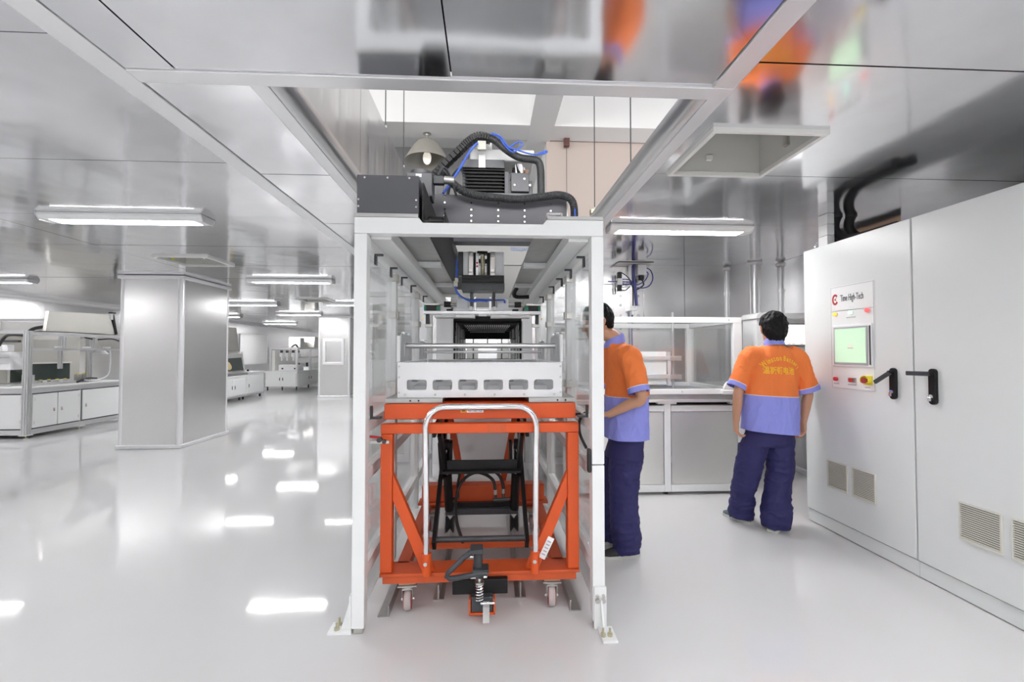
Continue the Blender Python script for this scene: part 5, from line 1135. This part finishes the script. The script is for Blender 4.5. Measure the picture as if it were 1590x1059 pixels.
def hair(c, pitch, yaw, s, name, parent, short=False):
    c = V(c); RM = Euler((pitch, 0, yaw)).to_matrix(); mb = MB()
    prof = [(-.098, .048, .034, -.060), (-.070, .066, .052, -.052), (-.035, .082, .074, -.040),] if not short else [(-.060, .056, .028, -.068), (-.045, .066, .036, -.064), (-.020, .080, .056, -.052),]
    prof += [ (.0, .090, .092, -.024), (.04, .094, .108, -.010), (.075, .088, .103, -.008), (.105, .070, .084, -.010), (.128, .040, .052, -.012), (.137, .012, .016, -.012)]
    mb.ring([[c + RM @ (V((rx * math.cos(t), oy + ry * math.sin(t), z)) * s) for t in [2 * math.pi * k / 30 for k in range(30)]] for z, rx, ry, oy in prof])
    me = baked(mb, name, .006, 6, m=M['hair'])
    me.update(); no = [v.normal.copy() for v in me.vertices]
    for v, nn in zip(me.vertices, no):
        q = v.co - c; a = math.atan2(q.x, -q.y); d = noise.noise(V((a * 5, q.z * 26, 3.))) * .010 + noise.noise(V((a * 13, q.z * 40, 9.))) * .006
        v.co += nn * d
    me.update(); return put(name, me, parent, local=True)
def shoes(root, ankle, heel, toe, m, name='shoe'):
    h, t = V(heel), V(toe); d = (t - h).normalized(); n = V((-d.y, d.x, 0)); L = (t - h).length
    mb = MB(); so = MB(); secs = [(0, .024, .03, .072), (.06, .034, .036, .080), (.22, .036, .040, .088), (.42, .036, .036, .082), (.62, .042, .028, .064), (.82, .041, .022, .050), (.95, .028, .016, .040), (1.0, .012, .012, .034)]
    rings, rs = [], []
    for u, w_, hh, top in secs:
        c = h + d * L * u; rings.append([c + n * w_ * a + V((0, 0, z)) for a, z in ((-1, .018), (-1.02, .032), (-.85, top * .75), (-.4, top), (.4, top), (.85, top * .75), (1.02, .032), (1, .018))])
        rs.append([c + n * (w_ + .004) * a + V((0, 0, z)) for a, z in ((-1, .001), (-1.03, .012), (-1, .022), (1, .022), (1.03, .012), (1, .001))])
    o = mb.ring(rings).build(name, M[m], root, smooth=True, local=True); so.ring(rs).build('sole', M['sole'], o, smooth=True)
    return o
def person(label, loc, rz, J, shoe, seed):
    p = thing('person', label, 'person', loc, rz)
    # --- body: one continuous skin surface
    mb = MB(); T = head(mb, J['head'], J.get('pitch', 0), J.get('hyaw', 0), J.get('hs', 1.))
    nk, ch, hp = V(J['neck']), V(J['chest']), V(J['hip'])
    vt(mb, [V(J['head']) + V((0, -.02, -.06)), nk + V((0, 0, .02)), nk + V((0, -.005, -.06))], [.054, .055, .07])
    tb = J['torso']                                      # list of (cx, cy, z, rx, ry)
    mb.ring([ell(V((a, b, c)), d * .80, e * .78) for a, b, c, d, e in tb])
    for q in ('l', 'r'):
        sh, el, wr = V(J['sh' + q]), V(J['el' + q]), V(J['wr' + q])
        vt(mb, [sh, sh.lerp(el, .5), el, el.lerp(wr, .35), wr], [.052, .044, .037, .037, .025], 14)
        hand(mb, wr, J['hd' + q], J['hf' + q], J['ht' + q], J.get('curl', .6))
        vt(mb, [V(J['hip' + q]), V(J['kn' + q]), V(J['an' + q])], [.058, .045, .038], 14)
    put('body', baked(mb, 'body', .0052, 3, m=M['skin']), p, local=True)
    for q in (-1, 1): MB().ball(T(q * .033, .0885, .012), .011 * J.get('hs', 1.), 10, 8).build('eye', M['eye'], p, smooth=True, local=True)
    hair(J['head'], J.get('pitch', 0), J.get('hyaw', 0), J.get('hs', 1.), 'hair', p, J.get('short', False))
    # --- shirt
    mb = MB(); mb.ring([ell(V((a, b, c)), d, e, 36, J.get('tilt', 0) if i < 4 else 0) for i, (a, b, c, d, e) in enumerate(tb)])
    for q in ('l', 'r'):
        s0, c0 = V(J['sh' + q]), V(J['cuff' + q]); inn = s0 + (V((tb[-2][0], tb[-2][1], s0.z)) - s0) * .35
        vt(mb, [inn, s0, s0.lerp(c0, .55), c0], [.085, .082, J['cr' + q] * .95, J['cr' + q]], 18, 1., 5)
    me = baked(mb, 'shirt', .0058, 5, m=M['shirt'])
    # trim the sleeve ends flat at the cuff and the hem at the bottom, then give folds
    bm = bmesh.new(); bm.from_mesh(me)
    for q in ('l', 'r'):
        s0, c0 = V(J['sh' + q]), V(J['cuff' + q]); ax = (c0 - s0).normalized()
        fs = [f for f in bm.faces if (f.calc_center_median() - c0).length < .22 and (f.calc_center_median().x - tb[1][0]) * (c0.x - tb[1][0]) > 0 and abs(f.calc_center_median().x - tb[1][0]) > J.get('armx', .2)]
        ge = set(fs) | {e for f in fs for e in f.edges} | {v for f in fs for v in f.verts}
        bmesh.ops.bisect_plane(bm, geom=list(ge), plane_co=c0, plane_no=ax, clear_outer=True)
    tl = J.get('tilt', 0); bmesh.ops.bisect_plane(bm, geom=bm.verts[:] + bm.edges[:] + bm.faces[:], plane_co=V((tb[0][0], 0, J['hem'])), plane_no=V((tl, 0, -1)), clear_outer=True)
    bm.to_mesh(me); bm.free()
    def amp(co): return (.35 + .65 * min(1, max(0, (1.25 - co.z) / .3)))
    wrinkle(me, .017, (7, 5, 2.6), seed, amp); wrinkle(me, .008, (16, 10, 7), seed + 4)
    at_ = me.attributes.new('band', 'FLOAT', 'POINT'); vals = []
    for v in me.vertices:
        b = v.co.z - (J['split'] + (v.co.x - tb[0][0]) * J.get('tilt', 0) * .6)
        for q in ('l', 'r'):
            s0, c0 = V(J['sh' + q]), V(J['cuff' + q]); ax = (c0 - s0).normalized(); dd = (c0 - v.co).dot(ax); r_ = ((v.co - s0) - ax * (v.co - s0).dot(ax)).length
            if abs(v.co.x - tb[1][0]) > J.get('armx', .2) and r_ < J['cr' + q] + .05 and v.co.z > c0.z - .12: b = dd - .036
        vals.append(b)
    at_.data.foreach_set('value', vals)
    sh = put('shirt', me, p, local=True); so = sh.modifiers.new('s', 'SOLIDIFY'); so.thickness = .004; so.offset = -1
    # collar
    n = nk; cl = MB(); rings = []
    for dz, g in ((-.035, .016), (.0, .006), (.024, .0), (.026, -.006), (.0, .0)):
        rings.append([V((n.x + (J['cw'] + g) * math.cos(t), n.y + J.get('coy', -.005) + (J['cw'] * .95 + g) * math.sin(t), n.z + dz + J.get('cz', 0) - .012 * math.sin(t) + J.get('cslope', 0) * -math.sin(t))) for t in [2 * math.pi * k / 28 for k in range(28)]])
    cl.ring(rings, False).build('collar', M['lilac'], sh, smooth=True)
    # --- trousers
    mb = MB(); hx, hy = J['hip'][0], J['hip'][1]
    mb.ring([ell(V((hx, hy, z)), rx, ry, 32) for z, rx, ry in ((.66, .165, .125), (.74, .178, .135), (.86, .180, .135), (.95, .172, .125))])
    for q in ('l', 'r'): vt(mb, J['leg' + q], J['lr' + q], 20, J.get('lsq', 1.), 5)
    tm = baked(mb, 'trousers', .0075, 4, m=M['navy'])
    bm = bmesh.new(); bm.from_mesh(tm); bmesh.ops.delete(bm, geom=[f for f in bm.faces if f.calc_center_median().z < .035], context='FACES'); bm.to_mesh(tm); bm.free()
    def la(co): return .45 + .55 * max(0, min(1, (.38 - co.z) / .2)) + .3 * max(0, 1 - abs(co.z - .45) / .1)
    wrinkle(tm, .023, (5, 5, 9), seed + 7, la); wrinkle(tm, .006, (13, 13, 16), seed + 9)
    for v in tm.vertices:
        v.co.z = max(v.co.z, .008)
        if v.co.z > .66:                                 # the waist stays inside the shirt
            dx, dy = v.co.x - tb[1][0], v.co.y - tb[1][1]; q = math.hypot(dx / (tb[1][3] - .022), dy / (tb[1][4] - .022)); lim = 1 + max(0, (.76 - v.co.z)) * 2.5
            if q > lim: v.co.x = tb[1][0] + dx * lim / q; v.co.y = tb[1][1] + dy * lim / q
    put('trousers', tm, p, local=True)
    shoes(p, None, *J['shoel'], shoe); shoes(p, None, *J['shoer'], shoe)
    return p, sh, me
# --- worker standing with his back to us
JR = dict(head=(.055, .02, 1.587), pitch=R(-6), hyaw=R(-14), hs=1.06, neck=(.045, -.005, 1.470), chest=(.04, 0, 1.25), hip=(-.02, .0, .85),
    torso=[(0.005, 0, .735, .214, .150), (0.004, 0, .86, .210, .148), (.005, 0, 1.0, .210, .145), (.010, 0, 1.15, .207, .140), (.022, 0, 1.28, .205, .130), (.033, -.0, 1.37, .175, .108), (.040, -.0, 1.425, .115, .085), (.045, -.0, 1.455, .070, .068)],
    shl=(-.155, 0, 1.355), shr=(.225, 0, 1.352), ell=(-.262, -.02, 1.085), elr=(.312, -.02, 1.075), wrl=(-.262, .02, .845), wrr=(.298, .02, .832),
    hdl=(.05, .12, -1), hdr=(-.08, .12, -1), hfl=(-1, .2, 0), hfr=(1, .2, 0), htl=(.15, 1, .1), htr=(-.15, 1, .1), curl=.75,
    cuffl=(-.275, -.005, 1.118), cuffr=(.320, -.005, 1.088), crl=.072, crr=.084, hem=.765, split=1.052, tilt=-.09, armx=.222, cw=.066, coy=-.0, cz=.012,
    hipl=(-.10, 0, .80), hipr=(.07, 0, .80), knl=(-.155, .05, .43), knr=(.075, .01, .43), anl=(-.14, .15, .09), anr=(-.0, -.05, .09),
    legl=[V((-.105, 0, .80)), V((-.125, .01, .66)), V((-.160, .05, .42)), V((-.168, .10, .24)), V((-.150, .145, .09)), V((-.140, .15, .03))], lrl=[.105, .106, .092, .088, .094, .088],
    legr=[V((.072, 0, .80)), V((.082, 0, .66)), V((.078, .0, .42)), V((.040, -.02, .24)), V((.010, -.045, .10)), V((.005, -.05, .03))], lrr=[.105, .106, .094, .096, .106, .092],
    shoel=((-.105, .085, 0), (-.215, .315, 0)), shoer=((-.06, -.10, 0), (.150, .055, 0)))
pR, shR, meR = person('worker in orange and lilac shirt standing with his back turned, facing the bright terminal screen', (2.255, 3.545, 0), 0, JR, 'shoe', 3.1)
# lettering embroidered on the back, laid on the cloth
def lay_on(sh, me, txt, name):
    bvh = BVHTree.FromPolygons([v.co for v in me.vertices], [tuple(p.vertices) for p in me.polygons])
    for v in txt.vertices:
        h = bvh.ray_cast(V((v.co.x, -1, v.co.z)), V((0, 1, 0)))
        y = h[0].y if h[0] else -.12
        v.co.y = y - .007
    txt.update(); put(name, txt, sh)
def arched():
    s = 'Winston Battery'; adv = []; tot = 0; ms = []
    for c in s:
        if c == ' ': ms.append(None); adv.append(.016); continue
        m = text_mesh(c, .056, M['letter'], 'LEFT', 0, 4, .0012); m.transform(Matrix.Translation((0, .008, 0))); xs = [v.co.x for v in m.vertices]; x0 = min(xs); w_ = max(xs) - x0
        m.transform(Matrix.Translation((-x0 - w_ / 2, 0, 0))); ms.append(m); adv.append(w_ + .0085)
    tot = sum(adv); Rr = .185; x = -tot / 2; bm = bmesh.new(); sc = .33 / tot
    for m, a in zip(ms, adv):
        if m:
            th = (x + a / 2) * sc / Rr
            m.transform(Matrix.Translation((Rr * math.sin(th), 0, Rr * math.cos(th))) @ Matrix.Rotation(th, 4, 'Y') @ Matrix.Rotation(R(90), 4, 'X') @ Matrix.Diagonal((sc, .98, 1, 1)))
            bm.from_mesh(m)
        x += a
    me = bpy.data.meshes.new('back_lettering'); bm.to_mesh(me); bm.free(); me.materials.append(M['letter']); return me
am = arched(); am.transform(Matrix.Translation((.020 - .0, 0, 1.338 - .185 + .005)) @ Matrix.Rotation(R(3), 4, 'Y')); lay_on(shR, meR, am, 'back_lettering')
zm_ = text_mesh('温斯顿电池', .060, M['letter'], 'CENTER', 0, 3, .0008); zm_.transform(Matrix.Translation((.0, 0, 1.252)) @ Matrix.Rotation(R(2), 4, 'Y') @ Matrix.Rotation(R(90), 4, 'X') @ Matrix.Diagonal((.80, 1, 1, 1)))
lay_on(shR, meR, zm_, 'back_lettering')
# --- worker beside the machine, seen from his left side (he faces the machine)
JL = dict(short=True, head=(0, .165, 1.612), pitch=R(-14), hs=1.03, neck=(0, .045, 1.475), chest=(0, -.02, 1.25), hip=(0, -.01, .85),
    torso=[(0, -.035, .765, .172, .145), (0, -.035, .88, .172, .146), (0, -.040, 1.02, .172, .143), (0, -.042, 1.16, .174, .138), (0, -.032, 1.28, .182, .130), (0, -.008, 1.37, .165, .110), (0, .022, 1.43, .11, .088), (0, .04, 1.46, .070, .070)],
    shl=(-.185, -.005, 1.355), shr=(.185, .02, 1.355), ell=(-.262, -.060, 1.095), elr=(.262, -.02, 1.09), wrl=(-.15, .125, .975), wrr=(.13, .12, 1.01),
    hdl=(.5, 1, -.05), hdr=(-.4, 1, -.05), hfl=(-.3, 0, 1), hfr=(.3, 0, 1), htl=(1, -.2, .1), htr=(-1, -.2, .1), curl=.55,
    cuffl=(-.258, -.045, 1.130), cuffr=(.258, -.0, 1.135), crl=.070, crr=.070, hem=.792, split=1.086, tilt=0, armx=.186, cw=.066, coy=.0, cslope=.012, cz=.012,
    hipl=(-.075, -.02, .80), hipr=(.075, -.02, .80), knl=(-.10, .02, .43), knr=(.10, .03, .43), anl=(-.10, .0, .09), anr=(.10, .02, .09),
    legl=[V((-.09, -.01, .80)), V((-.095, .0, .66)), V((-.10, .015, .42)), V((-.10, .01, .24)), V((-.10, .0, .10)), V((-.10, .0, .05))], lrl=[.112, .112, .094, .092, .092, .090],
    legr=[V((.09, -.01, .80)), V((.095, .0, .66)), V((.10, .025, .42)), V((.10, .03, .24)), V((.10, .03, .10)), V((.10, .03, .05))], lrr=[.112, .112, .094, .092, .092, .090],
    shoel=((-.105, -.085, 0), (-.13, .185, 0)), shoer=((.10, -.05, 0), (.125, .22, 0)))
pL, shL, meL = person('worker seen from the side, half hidden behind the right frame post', (.955, 3.22, 0), R(90), JL, 'shoedk', 8.4)
